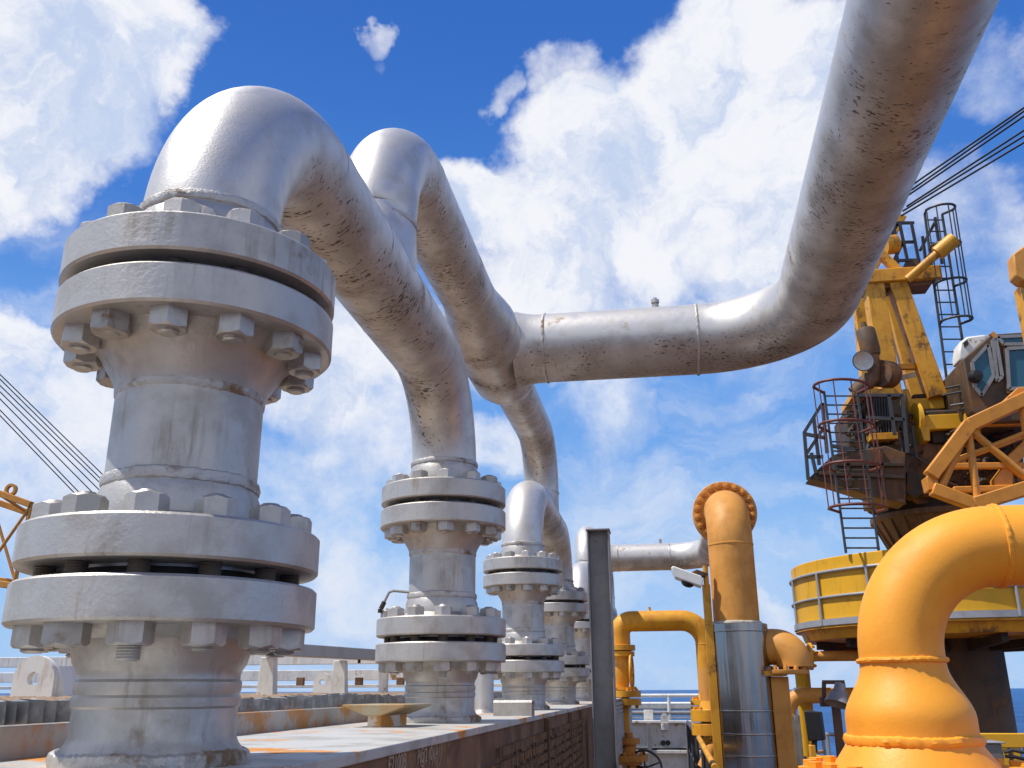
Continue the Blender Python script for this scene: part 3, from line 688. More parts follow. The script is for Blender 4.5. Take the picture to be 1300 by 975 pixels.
# ------------------------------------------------------------ yellow arch pipe and valves beyond the row
t = thing('yellow_arch_pipe', (1.8, 17.0, DECK), 'bright yellow pipe arch with flanged legs seen between the grey post and the jacket', 'pipe')
pl = A(786.5, 789, 17.0); pr = A(893, 790, 17.0); rr = .20; e3 = .46
xl = pl.x; xr = pr.x+.02; zt = pl.z; zt17 = zt
el_ = .24
path = [Vector((xl, 17.0, zt-.50))]+arc((xl+el_, 17.0, zt-el_), (-el_, 0, 0), (0, 0, el_), 14)+[Vector((xr-e3, 17.0, zt))]+arc((xr-e3, 17.0, zt-e3), (0, 0, e3), (e3, 0, 0), 18)[1:]+[Vector((xr, 17.0, -.3))]
MB().tube(path, rr, 44).build('pipe_body', 'yellow_pipe', t)
MB().lathe([(.19, -.10), (.29, -.10), (.29, 0), (.19, .01)], (xl, 17.0, zt-.46), (0, 0, 1), 36).build('flange', 'yellow_pipe', t)
MB().bead((xr, 17.0, zt-e3), (0, 0, 1), rr, .008, 60, .2).build('weld_bead', 'yellow_pipe', t)
MB().tube([(xl+.62, 17.0, zt+rr-.02), (xl+.60, 17.0, zt+rr+.07)], .025, 8).build('vent_plug', 'yellow_pipe', t)
def bolt_ring(par, o, d, r, n, br, h, m):
    u, v, d = frame(d); first = None
    for k in range(n):
        a = 2*math.pi*(k+.5)/n; c = Vector(o)+(u*math.cos(a)+v*math.sin(a))*r
        if first is None:
            ob = MB().lathe([(br, 0), (br, h*.7), (br*.55, h*.72), (br*.55, h), (0, h)], (0, 0, 0), d, 6).build('stud_bolt', m, None, ang=25); ob.parent = par; first = ob
        else: ob = first.copy(); COL.objects.link(ob); ob.parent = par
        ob.location = c-t_root(par).location
def t_root(o):
    while o.parent is not None: o = o.parent
    return o
def fpair(t, x, y, z, r, th, gap, m, pr, bolts=10, dn=True):
    f = MB().lathe([(pr, -gap/2-th), (r, -gap/2-th), (r, -gap/2), (pr, -gap/2)], (x, y, z), seg=40).build('flange', m, t, bevel=.004)
    bolt_ring(f, (x, y, z-gap/2-th), (0, 0, -1), r*.82, bolts, r*.10, r*.16, m)
    f = MB().lathe([(pr, gap/2), (r, gap/2), (r, gap/2+th), (pr+.03, gap/2+th), (pr, gap/2+th+.12)], (x, y, z), seg=40).build('flange', m, t, bevel=.004)
    bolt_ring(f, (x, y, z+gap/2+th), (0, 0, 1), r*.82, bolts, r*.10, r*.14, m)
fpair(t, xr, 17.0, A(880, 896, 17.0).z, .37, .10, .03, 'yellow_pipe', rr)
MB().lathe([(rr, -.52), (rr, DECK)], (xr, 17.0, 0), seg=36).build('leg_pipe', 'yellow_pipe', t)
s_ = MB().tube([(xr, 17.0, .66), (xr+.22, 16.8, .66)], .10, 20).build('branch_stub', 'yellow_pipe', t)
MB().lathe([(0, 0), (.20, 0), (.20, .05), (0, .05)], (xr+.22, 16.8, .66), (.74, -.67, 0), 28).build('blind_flange', 'yellow_pipe', t)

t = thing('yellow_valve_stack', (1.9, 12.4, DECK), 'thick bright yellow flanged valve body left of the stainless jacket', 'valve')
vx = A(896, 900, 12.4).x+.08
MB().lathe([(.15, -.60), (.15, .30)], (vx, 12.4, 0), seg=32).build('pipe_body', 'orange_ochre', t)
fpair(t, vx, 12.4, A(900, 917, 12.4).z, .30, .16, .03, 'yellow_pipe', .15, 9)
MB().lathe([(.15, -.78), (.19, -.9), (.22, -1.1), (.19, -1.3), (.15, -1.45), (.15, DECK)], (vx, 12.4, 0), seg=32).build('valve_body', 'orange_ochre', t)
MB().tube([A(893, 975, 12.2), A(905, 948, 12.2), A(925, 930, 12.6)], .09, 18).build('side_elbow', 'orange_ochre', t)

def handwheel(t, c, d, rad, m, r=.016, spokes=5):
    u, v, d = frame(d); c = Vector(c); K = 36
    ring = [c+(u*math.cos(2*math.pi*k/K)+v*math.sin(2*math.pi*k/K))*rad for k in range(K+1)]
    mb = MB(); mb.tube(ring, r, 10, False)
    for k in range(spokes):
        a = 2*math.pi*k/spokes+.3; mb.tube([c, c+(u*math.cos(a)+v*math.sin(a))*rad], r*.7, 8)
    mb.tube([c-d*.03, c+d*.05], r*2, 12); return mb.build('handwheel', m, t)
t = thing('yellow_gate_valve', (.62, 17, -.6), 'yellow valve with upright handwheel and flanges close to the grey post and far columns', 'valve')
gx = xl; zq = zt17-.57
MB().lathe([(.20, zq+.0), (.27, zq-.01), (.27, zq-.10), (.15, zq-.11), (.17, zq-.30), (.18, zq-.45), (.14, zq-.62), (.12, zq-.75), (.12, -.8)], (gx, 17, 0), seg=28).build('valve_body', 'yellow_pipe', t)
f = MB().lathe([(.12, -.03), (.28, -.03), (.28, .03), (.12, .03)], (gx, 17, zq-.70), seg=28).build('flange', 'yellow_pipe', t)
fpair(t, gx, 17, A(800, 886, 17).z, .36, .12, .03, 'yellow_pipe', .12, 8)
handwheel(t, (gx+.20, 16.9, zq-.40), (1, -.06, 0), .33, 'yellow_pipe', .024)
MB().tube([(gx, 17, zq-.40), (gx+.22, 16.9, zq-.40)], .045, 12).build('stem', 'yellow_pipe', t)
t = thing('low_yellow_valve', (.9, 16, DECK), 'low ochre valve with black handwheel at the foot of the grey louvred bank', 'valve')
lx = A(799, 950, 16).x
MB().lathe([(.12, DECK), (.12, -1.9), (.18, -1.8), (.2, -1.6), (.14, -1.5), (.14, -1.3), (.22, -1.29), (.22, -1.2), (.13, -1.19), (.13, -.95), (.2, -.94), (.2, -.84), (.08, -.83), (.08, -.75), (0, -.75)], (lx, 16, 0), seg=28).build('valve_body', 'orange_ochre', t)
f = MB().lathe([(.12, -.05), (.33, -.05), (.33, .05), (.12, .05)], (lx, 16, A(800, 962, 16).z), seg=32).build('flange', 'orange_ochre', t)
bolt_ring(f, (lx, 16, A(800, 962, 16).z+.05), (0, 0, 1), .26, 10, .035, .06, 'orange_ochre')
wc = A(819, 975, 15.9); handwheel(t, wc, (.2, -1, .25), .30, 'wheel_black', .022)
MB().tube([wc, (lx, 16, wc.z-.02)], .03, 10).build('stem', 'dark_machine', t)

# light pole
t = thing('light_pole', (A(900, 890, 10.4).x, 10.4, DECK), 'yellow angle iron light pole carrying a white floodlight below the silver run', 'light pole')
p0 = A(896, 742, 10.4); x_ = p0.x
mb = MB(); mb.box((x_-.045, 10.4, DECK), (x_+.055, 10.41, p0.z)); mb.box((x_-.045, 10.411, DECK), (x_-.035, 10.50, p0.z)); mb.build('pole', 'yellow_crane', t)
MB().tube([(x_+.01, 10.42, p0.z-.2), (x_+.01, 10.42, p0.z+.24)], .035, 12).build('spigot', 'yellow_crane', t)
fc = A(874, 730, 10.4); ex = Vector((.93, 0, -.36)); dn = Vector((-.36, 0, -.93))
mb = MB()
pl = [(-.22, .03), (.16, .03), (.20, -.02), (.20, -.10), (-.15, -.10), (-.24, .0)]
mb.prism([fc+ex*a-dn*b-Vector((0, .14, 0)) for a, b in pl], (0, .28, 0)); mb.build('lamp_head', 'lamp_white', t, bevel=.012)
MB().lathe([(.085, 0), (.08, .035), (.05, .06), (0, .07)], fc+ex*.02+dn*.09, tuple(dn), 20).build('lens', 'black_lamp', t)
mb = MB(); mb.prism([fc+ex*a-dn*b-Vector((0, .06, 0)) for a, b in [(.02, .035), (.20, .035), (.24, .10), (.08, .10)]], (0, .12, 0)); mb.build('ballast_box', 'dark_machine', t, bevel=.008)

# ------------------------------------------------------------ handrails, bulwark, rails at the deck edge
t = thing('bulwark', (1.9, 23, DECK), 'white steel bulwark panel with grey stiffeners at the far deck edge', 'bulwark')
zb = A(845, 918, 23).z; xa = A(740, 920, 23).x; xb = A(960, 920, 23).x
MB().box((xa, 23.02, DECK), (xb, 23.08, zb)).build('panel', 'white_paint', t)
MB().box((xa, 22.92, zb+.002), (xb, 23.16, zb+.06)).build('top_rail', 'white_paint', t, bevel=.01)
z2 = A(845, 952, 23).z; MB().box((xa, 22.90, z2-.08), (xb, 23.018, z2)).build('ledge', 'white_paint', t, bevel=.01)
MB().box((xa, 22.93, z2+.004), (xb, 23.017, z2+.05)).build('pipe_run', 'rail_dark', t)
for px in (824, 873, 780, 935):
    p = A(px, 930, 22.85); MB().box((p.x-.05, 22.86, DECK), (p.x+.05, 22.915, zb+.0)).build('stiffener', 'grey_steel', t, bevel=.005)
MB().pbox(839, 919, 849, 927, 22.85, 23.01).build('latch_box', 'white_paint', t, bevel=.01)
for px in (842, 848): c = A(px, 943, 23.0); MB().lathe([(0, -.03), (.06, -.03), (.06, .02)], (c.x, 23.0, c.z), (0, 1, 0), 14).build('scupper', 'black_lamp', t)
c = A(843.5, 911, 22.8); lug(843.5, 911, 22.8, .10, .04, 'little white lug plate on the bulwark top at the far deck edge', False)
t = thing('guard_rail', (1.9, 23.4, DECK), 'white tubular guard rail above the bulwark against the sea', 'railing')
for py, r in ((883, .045), (896.5, .10), (911, .03), (905, .05)):
    z = A(845, py, 23.4).z; MB().tube([(xa-1, 23.4+(.15 if r > .06 else 0), z), (xb+.2, 23.4+(.15 if r > .06 else 0), z)], r, 12).build('rail', 'white_paint' if r != .05 else 'grey_steel', t)
for px in (849, 790, 905):
    p = A(px, 890, 23.4); MB().tube([(p.x, 23.4, DECK), (p.x, 23.4, A(845, 883, 23.4).z)], .045, 10).build('post', 'white_paint', t)
p = A(823, 905, 22.9); MB().box((p.x-.12, 23.2, -.95), (p.x+.12, 23.3, -.50)).build('locker_post', 'white_paint', t, bevel=.01)
t = thing('walkway_rail', (1.9, 14, DECK), 'dark grey stair handrail with yellow lower end in front of the yellow flanges', 'railing')
q0 = A(873, 917, 17.5); q1 = A(888, 938, 12.0); q2 = A(908, 975, 8.2)
MB().tube([q0, q1], .035, 12).build('handrail', 'galv', t); MB().tube([q1, q2], .036, 12).build('painted_handrail', 'yellow_crane', t)
for f in (0, .2, .4, .6, .8):
    p = q0.lerp(q1, f); MB().tube([p, (p.x, p.y, DECK)], .028, 8).build('baluster', 'rail_dark', t)
for f in (.25, .6):
    p = q1.lerp(q2, f); MB().tube([p, (p.x, p.y, DECK)], .028, 8).build('baluster', 'rail_dark', t)
MB().tube([q0-Vector((0, 0, .5)), q1-Vector((0, 0, .5)), q2-Vector((0, 0, .5))], .022, 8).build('mid_rail', 'rail_dark', t)

# ------------------------------------------------------------ right middle: pipes, lamps, railing
t = thing('ochre_bend_pipe', (A(1003, 960, 13.4).x, 13.4, DECK), 'ochre pipe bend going into a ribbed pale insulation sleeve in front of the sea', 'pipe')
c0 = A(1002, 893, 13.4); zc = A(1030, 883, 13.4).z; rr = .115; ee = .26; xv = A(1001, 905, 13.4).x
path = [Vector((xv, 13.4, DECK)), Vector((xv, 13.4, zc-ee))]+arc((xv+ee, 13.4, zc-ee), (-ee, 0, 0), (0, 0, ee), 16)[1:]+[Vector((A(1112, 880, 13.4).x, 13.4, zc))]
MB().tube(path, rr, 32).build('pipe_body', 'orange_ochre', t)
zt_ = A(1002, 908, 13.4).z; zl = A(1010, 969, 13.4).z
pr_ = []; K = 40; mb = MB()
vs = []; fs = []
for k in range(K):
    a = 2*math.pi*k/K; r_ = .155+(.008 if k % 2 else -.004)
    vs += [(xv+r_*math.cos(a), 13.4+r_*math.sin(a), zl), (xv+r_*math.cos(a), 13.4+r_*math.sin(a), zt_)]
for k in range(K): k2 = (k+1) % K; fs.append((2*k, 2*k2, 2*k2+1, 2*k+1))
fs += [tuple(2*k for k in range(K)), tuple(2*k+1 for k in range(K))]
mb.add(vs, fs); mb.build('insulation_sleeve', 'insulation', t, ang=20)
MB().bead(path[8], tuple((path[9]-path[7]).normalized()), rr, .004, 40, .2).build('weld_bead', 'orange_ochre', t)

t = thing('ochre_cross_pipe', A(1060, 835, 13.0), 'thin ochre pipe with bolted joint under the yellow drum', 'pipe')
z = A(1050, 833, 13).z; MB().tube([A(1010, 838, 13), (A(1022, 833, 13).x, 13, z), (A(1150, 833, 13).x, 13, z)], .075, 24).build('pipe_body', 'orange_ochre', t)
for dx in (0, .10):
    x = A(1018, 833, 13).x+dx; f = MB().lathe([(.05, 0), (.20, 0), (.20, .045), (.05, .045)], (x, 13, z), (1, 0, 0), 28).build('flange', 'yellow_pipe', t)
    bolt_ring(f, (x+(.045 if dx else 0), 13, z), (1 if dx else -1, 0, 0), .15, 8, .028, .05, 'yellow_pipe')
t = thing('yellow_standpipe', (A(1022, 900, 13.8).x, 13.8, DECK), 'plain yellow standpipe rising behind the ochre bend beside the black floodlight', 'pipe')
x = A(1021, 880, 13.8).x; zt_ = A(1020, 838, 13.8).z
MB().tube([(x, 13.8, DECK), (x, 13.8, zt_-.1), (x, 13.75, zt_)], .115, 24).build('pipe_body', 'yellow_drum', t)
z = A(1021, 873, 13.8).z; MB().lathe([(.115, -.02), (.16, -.02), (.16, 0), (.115, 0)], (x, 13.8, z), seg=28).build('collar', 'white_paint', t)

t = thing('black_floodlight', A(1032, 960, 9), 'black rectangular floodlight seen from behind on a small yellow bracket', 'floodlight')
pts = [A(1020, 902, 9), A(1041, 904, 9), A(1046, 940, 9), A(1026, 941, 9)]
MB().prism(pts, (.05, .16, 0)).build('housing', 'black_lamp', t, bevel=.012)
MB().tube([A(1034, 940, 9.08), A(1034, 955, 9.08)], .03, 10).build('yoke', 'black_lamp', t)
MB().pbox(1028, 946, 1039, 985, 9.0, 9.12).build('bracket', 'yellow_crane', t, bevel=.006)
MB().tube([A(1022, 960, 8.95), A(1024, 975, 8.95), A(1034, 985, 8.95)], .015, 8).build('cable_tail', 'hose', t)
t = thing('shade_lamp', A(1064, 960, 11), 'grey conical shade lamp on a brown frame post in front of the sea', 'lamp')
c = A(1066, 874, 10.9); d = Vector((-.30, -.25, -.92)).normalized()
MB().lathe([(.0, -.06), (.065, -.06), (.07, -.02), (.075, .03), (.09, .035), (.165, .21), (.158, .212), (.08, .05)], c, tuple(d), 32).build('lamp_shade', 'lamp_grey', t)
MB().lathe([(.06, .06), (.05, .12), (0, .14)], c, tuple(d), 16).build('bulb', 'lamp_white', t)
mb = MB()
for a_, b_ in (((1044, 866), (1072, 866)), ((1046, 866), (1046, 893)), ((1070, 866), (1070, 893)), ((1042, 894), (1078, 894))): mb.bar(A(*a_, 11.1), A(*b_, 11.1), .05, .05)
mb.build('frame', 'brown_paint', t, bevel=.004)
p = A(1061, 896, 11.1); MB().box((p.x-.05, 11.05, DECK), (p.x+.05, 11.15, p.z)).build('post', 'brown_paint', t, bevel=.006)
p = A(1078, 896, 11.1); MB().box((p.x-.025, 11.2, DECK), (p.x+.025, 11.25, p.z+.2)).build('brace_post', 'orange_ochre', t, bevel=.004)
MB().pbox(1042, 885, 1056, 897, 11.2, 11.35).build('junction_box', 'brown_paint', t, bevel=.006)
t = thing('curved_railing', (4.0, 12, DECK), 'curved tubular deck edge railing around the sea gap', 'railing')
cen = Vector((5.6, 13.2, 0)); 
for z, m in ((-.62, 'galv'), (-.95, 'yellow_crane'), (-1.3, 'galv')):
    pts = [Vector((cen.x+2.3*math.cos(a), cen.y+2.1*math.sin(a), z)) for a in [R(150+8*k) for k in range(15)]]
    MB().tube(pts, .026, 10).build('rail', m, t)
for k in range(0, 15, 2):
    a = R(150+8*k); p = Vector((cen.x+2.3*math.cos(a), cen.y+2.1*math.sin(a), 0)); MB().tube([(p.x, p.y, DECK), (p.x, p.y, -.60)], .026, 8).build('post', 'galv', t)

# ------------------------------------------------------------ foreground yellow pipe
FX, FY, FR = 2.085, 2.02, .163
fz = lambda py: A(1150, py, FY-FR).z
t = thing('yellow_elbow_pipe', (FX, FY, -.6), 'large bright yellow elbow pipe with weld seams and bulging reducer in the right foreground', 'pipe')
z1 = fz(837); z2 = fz(940); er = .42
path = [Vector((FX, FY, z1-.002)), Vector((FX, FY, z1+.03))]+arc((FX+er, FY, z1+.03), (-er, 0, 0), (0, 0, er), 28)[1:]+[Vector((FX+er+.9, FY, z1+.03+er))]
MB().tube(path, FR, 80, False).build('elbow_body', 'yellow_bright', t)
MB().bead((FX, FY, z1), (0, 0, 1), FR+.004, .010, 140, .45, w=.011).build('weld_bead', 'yellow_bright', t)
MB().bead((FX+er+.01, FY, z1+.03+er), (1, 0, 0), FR+.003, .008, 120, .6, w=.011).build('weld_bead', 'yellow_bright', t)
h = z1-z2; rb = .243
prof = [(rb+.005, z2)]+[(FR+(rb-FR)*(.5+.5*math.cos(math.pi*min(1, max(0, (f-.24)/.72)))), z2+h*f) for f in [i/18 for i in range(19)]]
MB().lathe(prof, (FX, FY, 0), seg=88).build('reducer', 'yellow_bright', t)
MB().bead((FX, FY, z2-.005), (0, 0, 1), rb+.004, .014, 150, .5, w=.020).build('weld_bead', 'yellow_bright', t)
zf = fz(975)-.072
MB().lathe([(rb, z2), (rb+.012, z2-.03), (rb+.055, z2-.09), (rb+.075, zf+.015), (rb+.08, zf)], (FX, FY, 0), seg=88).build('flange_hub', 'yellow_bright', t)
f = MB().lathe([(rb, zf), (.448, zf), (.455, zf-.006), (.455, zf-.10), (.2, zf-.10)], (FX, FY, 0), seg=96).build('flange', 'yellow_bright', t)
bolt_ring(f, (FX, FY, zf), (0, 0, 1), .395, 20, .052, .085, 'yellow_bright')
MB().lathe([(.455, zf-.13), (.455, zf-.25), (rb, zf-.26), (rb, DECK)], (FX, FY, 0), seg=72).build('lower_flange', 'yellow_bright', t)

t = thing('grey_junction_box', A(1262, 960, 4.2), 'grey steel box beside the yellow foreground pipe', 'box')
MB().pbox(1243, 944, 1276, 968, 4.2, 4.5).build('box_body', 'blue_grey_bin', t, bevel=.008)
MB().pbox(1242, 942, 1277, 944, 4.19, 4.52).build('lid', 'galv', t, bevel=.003)
MB().tube([A(1275, 955, 4.2), A(1285, 952, 4.2), A(1310, 957, 4.2)], .011, 8).build('cable_tail', 'hose', t)
MB().tube([A(1276, 960, 4.2), A(1288, 961, 4.2), A(1310, 966, 4.2)], .010, 8).build('cable_tail', 'wheel_black', t)
t = thing('yellow_beam', A(1270, 945, 6), 'yellow slotted steel beam at the lower right corner', 'beam')
a_ = A(1236, 931, 6); b_ = A(1420, 950, 6)
MB().box((a_.x, 6, b_.z), (b_.x, 6.06, a_.z)).build('top_flange', 'yellow_drum', t, bevel=.006)
x = a_.x+.1
while x < b_.x: MB().box((x, 6.005, b_.z-.40), (x+.045, 6.05, b_.z-.002)).build('bar', 'yellow_drum', t); x += .085
MB().box((a_.x, 6.0, b_.z-.46), (b_.x, 6.06, b_.z-.402)).build('bottom_flange', 'yellow_drum', t, bevel=.006)

# ------------------------------------------------------------ pedestal crane
CB = A(1225, 880, 13.5); CX, CY = CB.x, 13.5
t = thing('pedestal_crane', (CX, CY, DECK), 'weathered yellow pedestal crane with lattice boom, cab and railed drum at the right', 'crane')
rc = A(1279, 870, 13.5).x-CX
MB().lathe([(rc, DECK), (rc, 1.0)], (CX, CY, 0), seg=48).build('pedestal_column', 'brown_column', t)
zt = A(1003, 722, 13.5).z; zb = A(1011, 802, 13.5).z; rd = CX-A(1006, 760, 13.5).x
MB().lathe([(rc-.1, zt-.02), (rd-.06, zt-.02), (rd-.05, zt), (rd-.04, zt-.01), (rd-.04, zb), (rd-.3, zb)], (CX, CY, 0), seg=96).build('drum', 'yellow_drum', t)
h_ = zt-zb
MB().lathe([(rd-.03, zb+.02), (rd-.005, zb+.02), (rd-.005, zb+.11), (rd-.03, zb+.11)], (CX, CY, 0), seg=96).build('kick_plate', 'galv', t)
MB().lathe([(rc, zb-.16), (rd-.15, zb-.16), (rd-.10, zb-.02), (rd-.02, zb-.015), (rd-.02, zb), (rc, zb)], (CX, CY, 0), seg=96).build('drum_floor', 'yellow_crane', t)
mb = MB()
for k in range(12):
    a = 2*math.pi*k/12; mb.bar((CX+rc*math.cos(a), CY+rc*math.sin(a), zb-.28), (CX+(rd-.3)*math.cos(a), CY+(rd-.3)*math.sin(a), zb-.22), .09, .12)
mb.build('floor_joist', 'dark_machine', t)
for z, r in ((zt-.20, .022), (zt-.20-h_*.37, .020)):
    pts = [(CX+(rd-.012)*math.cos(2*math.pi*k/96), CY+(rd-.012)*math.sin(2*math.pi*k/96), z) for k in range(97)]
    MB().tube(pts, r, 10, False).build('guard_rail', 'galv', t)
first = None
for k in range(16):
    a = 2*math.pi*(k+.15)/16; c = Vector((CX+(rd-.005)*math.cos(a), CY+(rd-.005)*math.sin(a), 0))
    MB().tube([c+Vector((0, 0, zb+.03)), c+Vector((0, 0, zt-.20))], .022, 8).build('guard_post', 'galv', t)
# slewing pedestal top
zs = A(1140, 655, 12.9).z
MB().lathe([(.66, 1.2), (.70, zs-.45), (.92, zs-.02), (.98, zs-.01), (.98, zs+.07), (.9, zs+.08)], (CX-.05, CY, 0), seg=48).build('slewing_pedestal', 'brown_column', t)
mb = MB()
for k in range(24):
    a = 2*math.pi*k/24; mb.prism([Vector((CX-.05, CY, 0))+Vector((math.cos(a)*r, math.sin(a)*r, z)) for r, z in ((.70, zs-.44), (.9, zs-.03), (.94, zs-.03), (.76, zs-.44))], Vector((-math.sin(a), math.cos(a), 0))*.03)
mb.build('gusset', 'brown_column', t)
MB().lathe([(.85, zs+.08), (.85, zs+.22), (1.0, zs+.23), (1.0, zs+.30), (.3, zs+.31)], (CX-.05, CY, 0), seg=48).build('slewing_ring', 'dark_machine', t)
# turntable and machinery house
MB().prism([A(x, y, 12.7) for x, y in ((1122, 567), (1150, 563), (1240, 560), (1300, 560), (1300, 612), (1240, 634), (1190, 640), (1165, 640), (1140, 612), (1122, 590))], (0, 1.9, 0)).build('turntable', 'rusty_house', t, bevel=.02)
MB().pbox(1100, 600, 1152, 640, 12.75, 13.3).build('lower_house', 'brown_column', t, bevel=.02)
MB().prism([A(x, y, 12.68) for x, y in ((1112, 566), (1150, 563), (1152, 596), (1135, 592), (1116, 585))], (0, .2, 0)).build('patch_plate', 'rusty_house', t, bevel=.01)
MB().prism([A(x, y, 12.4) for x, y in ((1152, 590), (1175, 608), (1176, 624), (1160, 632), (1150, 625))], (0, .28, 0)).build('hinge_bracket', 'dark_machine', t, bevel=.01)
MB().prism([A(x, y, 12.3) for x, y in ((1027, 607), (1034, 600), (1058, 577), (1125, 566), (1150, 575), (1150, 640), (1110, 631), (1056, 614))], (0, .45, 0)).build('machine_deck', 'brown_column', t, bevel=.015)
for q_ in (((1040, 601), (1148, 606)), ((1062, 590), (1148, 590)), ((1075, 580), (1080, 618)), ((1118, 570), (1122, 632))): MB().bar(A(*q_[0], 12.27), A(*q_[1], 12.27), .05, .05).build('deck_rib', 'dark_machine', t, bevel=.006)
MB().pbox(1098, 498, 1133, 551, 12.6, 13.7).build('radiator', 'dark_machine', t, bevel=.01)
mb = MB()
for k in range(9): p = A(1102+3.4*k, 500, 12.58); q = A(1105+3.4*k, 549, 12.58); mb.tube([p, q], .012, 6)
mb.build('radiator_grille', 'rail_dark', t)
MB().pbox(1092, 506, 1178, 600, 13.75, 14.5).build('machinery_backing', 'dark_machine', t, bevel=.02)  # dark backing block added to close the sky gaps behind the machinery
MB().pbox(1104, 550, 1141, 557, 12.5, 12.75).build('radiator_sill', 'yellow_crane', t, bevel=.008)
MB().pbox(1082, 495, 1136, 500, 12.5, 13.5).build('engine_cover', 'yellow_crane', t, bevel=.008)
MB().pbox(1072, 520, 1098, 572, 12.9, 13.9).build('engine_block', 'dark_machine', t, bevel=.03)
mb = MB()
for i in range(60):
    x = random.uniform(1075, 1165); y = random.uniform(515, 600) if x > 1098 or random.random() < .6 else random.uniform(520, 570)
    p = A(x, y, random.uniform(12.5, 12.85)); d = Vector((random.uniform(-1, 1), random.uniform(-.4, .4), random.uniform(-1, 1))).normalized()*random.uniform(.06, .16)
    MB().tube([p, p+d, p+d+Vector((random.uniform(-.08, .08), -.03, random.uniform(-.12, .05)))], random.uniform(.012, .045), 8).build('engine_pipe', 'dark_machine', t)
mb = MB()
for i in range(90):
    x = random.uniform(1200, 1298); y = random.uniform(548, 625)
    if y > 600 and x > 1280: continue
    p = A(x, y, random.uniform(12.4, 12.66)); d = Vector((random.uniform(-1, 1), random.uniform(-.3, .3), random.uniform(-.5, .5))).normalized()*random.uniform(.06, .2)
    MB().tube([p, p+d, p+d+Vector((random.uniform(-.1, .1), -.02, random.uniform(-.12, .06)))], random.uniform(.01, .04), 8).build('hydraulic_pipe', 'dark_machine', t)
mb = MB()
for pts in (((1150, 520), (1152, 560), (1150, 600)), ((1145, 500), (1146, 540), (1155, 575), (1170, 585)), ((1158, 540), (1163, 580), (1178, 590), (1200, 578)), ((1142, 552), (1148, 585), (1165, 578))):
    mb.tube([A(x, y, 12.35+.03*i) for i, (x, y) in enumerate(pts)], .025, 8)
mb.build('hydraulic_hose', 'hose', t)
# winches
for (x0, y0, x1, y1, dd) in ((1157, 506, 1200, 518, 13.0), (1172, 527, 1232, 543, 12.5)):
    MB().pbox(x0, y0, x1, y1, dd, dd+.5).build('winch_cover', 'yellow_drum', t, bevel=.01)
    c = A(x0-1, (y0+y1)/2, dd+.2); w_ = .30 if dd < 12.8 else .24
    MB().lathe([(0, 0), (w_, 0), (w_, .06), (w_*.9, .07), (0, .07)], (c.x-.1, c.y, c.z), (1, 0, 0), 36).build('winch_drum_end', 'yellow_drum', t)
    MB().pbox(x0+2, y0-6, x1+4, y0-1, dd+.05, dd+.6).build('winch_rope_drum', 'dark_machine', t, bevel=.03)
MB().prism([A(x, y, 12.45) for x, y in ((1168, 540), (1180, 543), (1181, 559), (1173, 559))], (0, .3, 0)).build('winch_foot', 'yellow_drum', t)
MB().prism([A(x, y, 12.2) for x, y in ((1225, 513), (1233, 509), (1241, 522), (1246, 553), (1240, 555), (1226, 535))], (0, .12, 0)).build('boom_lug', 'yellow_drum', t, bevel=.006)
MB().pbox(1182, 545, 1240, 560, 12.62, 13.4).build('winch_base', 'dark_machine', t, bevel=.01)
# A-frame
def leg(p, q, d0, d1, w=.26, dep=.3, n='frame_leg', m='yellow_crane'):
    MB().bar(A(*p, d0), A(*q, d1), w, dep).build(n, m, t, bevel=.012)
leg((1106, 350), (1131, 505), 13.0, 13.0, .30, .30); leg((1091, 350), (1106, 505), 14.4, 14.4, .24, .30)
leg((1132, 345), (1189, 505), 13.0, 13.0, .28, .28); leg((1122, 345), (1166, 505), 14.4, 14.4, .26, .28)
leg((1131, 466), (1162, 466), 13.05, 13.05, .09, .09, 'frame_brace'); leg((1133, 482), (1165, 474), 13.1, 14.0, .07, .10, 'frame_brace')
MB().pbox(1088, 343, 1197, 352, 12.8, 13.08).build('top_platform', 'yellow_crane', t, bevel=.015)
MB().pbox(1090, 352.5, 1183, 361, 12.9, 13.3).build('platform_underframe', 'rusty_house', t, bevel=.01)
leg((1100, 350), (1142, 275), 13.6, 13.6, .22, .22, 'mast_head'); leg((1115, 320), (1139, 343), 13.0, 13.0, .14, .14, 'mast_head')
MB().lathe([(0, -.12), (.17, -.12), (.17, .12), (0, .12)], A(1129, 311, 13.2), (1, .3, .2), 20).build('sheave', 'yellow_crane', t)
pole0 = A(1152, 355, 12.7); pole1 = A(1190, 322, 12.5); pole2 = A(1212, 303, 12.4)
MB().tube([pole0, pole1], .07, 16).build('boom_stop', 'yellow_crane', t); MB().tube([pole1, pole2], .125, 20).build('boom_stop_sleeve', 'yellow_crane', t)
# platform railing
mb = MB()
for a_, b_, d_ in (((1135, 283), (1160, 283), 13.2), ((1134, 308), (1163, 307), 13.2), ((1136, 331), (1168, 330), 13.2), ((1142, 283), (1154, 340), 13.2), ((1157, 283), (1168, 340), 13.2), ((1135, 283), (1140, 340), 13.2),
                   ((1128, 305), (1140, 283), 13.2), ((1135, 331), (1146, 308), 13.2), ((1168, 318), (1188, 280), 13.4), ((1176, 330), (1192, 305), 13.4), ((1187, 276), (1196, 335), 13.4), ((1171, 300), (1176, 338), 13.2)):
    mb.bar(A(*a_, d_), A(*b_, d_+.1), .045, .045)
mb.build('platform_railing', 'rail_dark', t)
MB().pbox(1151, 329, 1168, 341, 13.25, 13.6).build('platform_box', 'brown_column', t, bevel=.008)
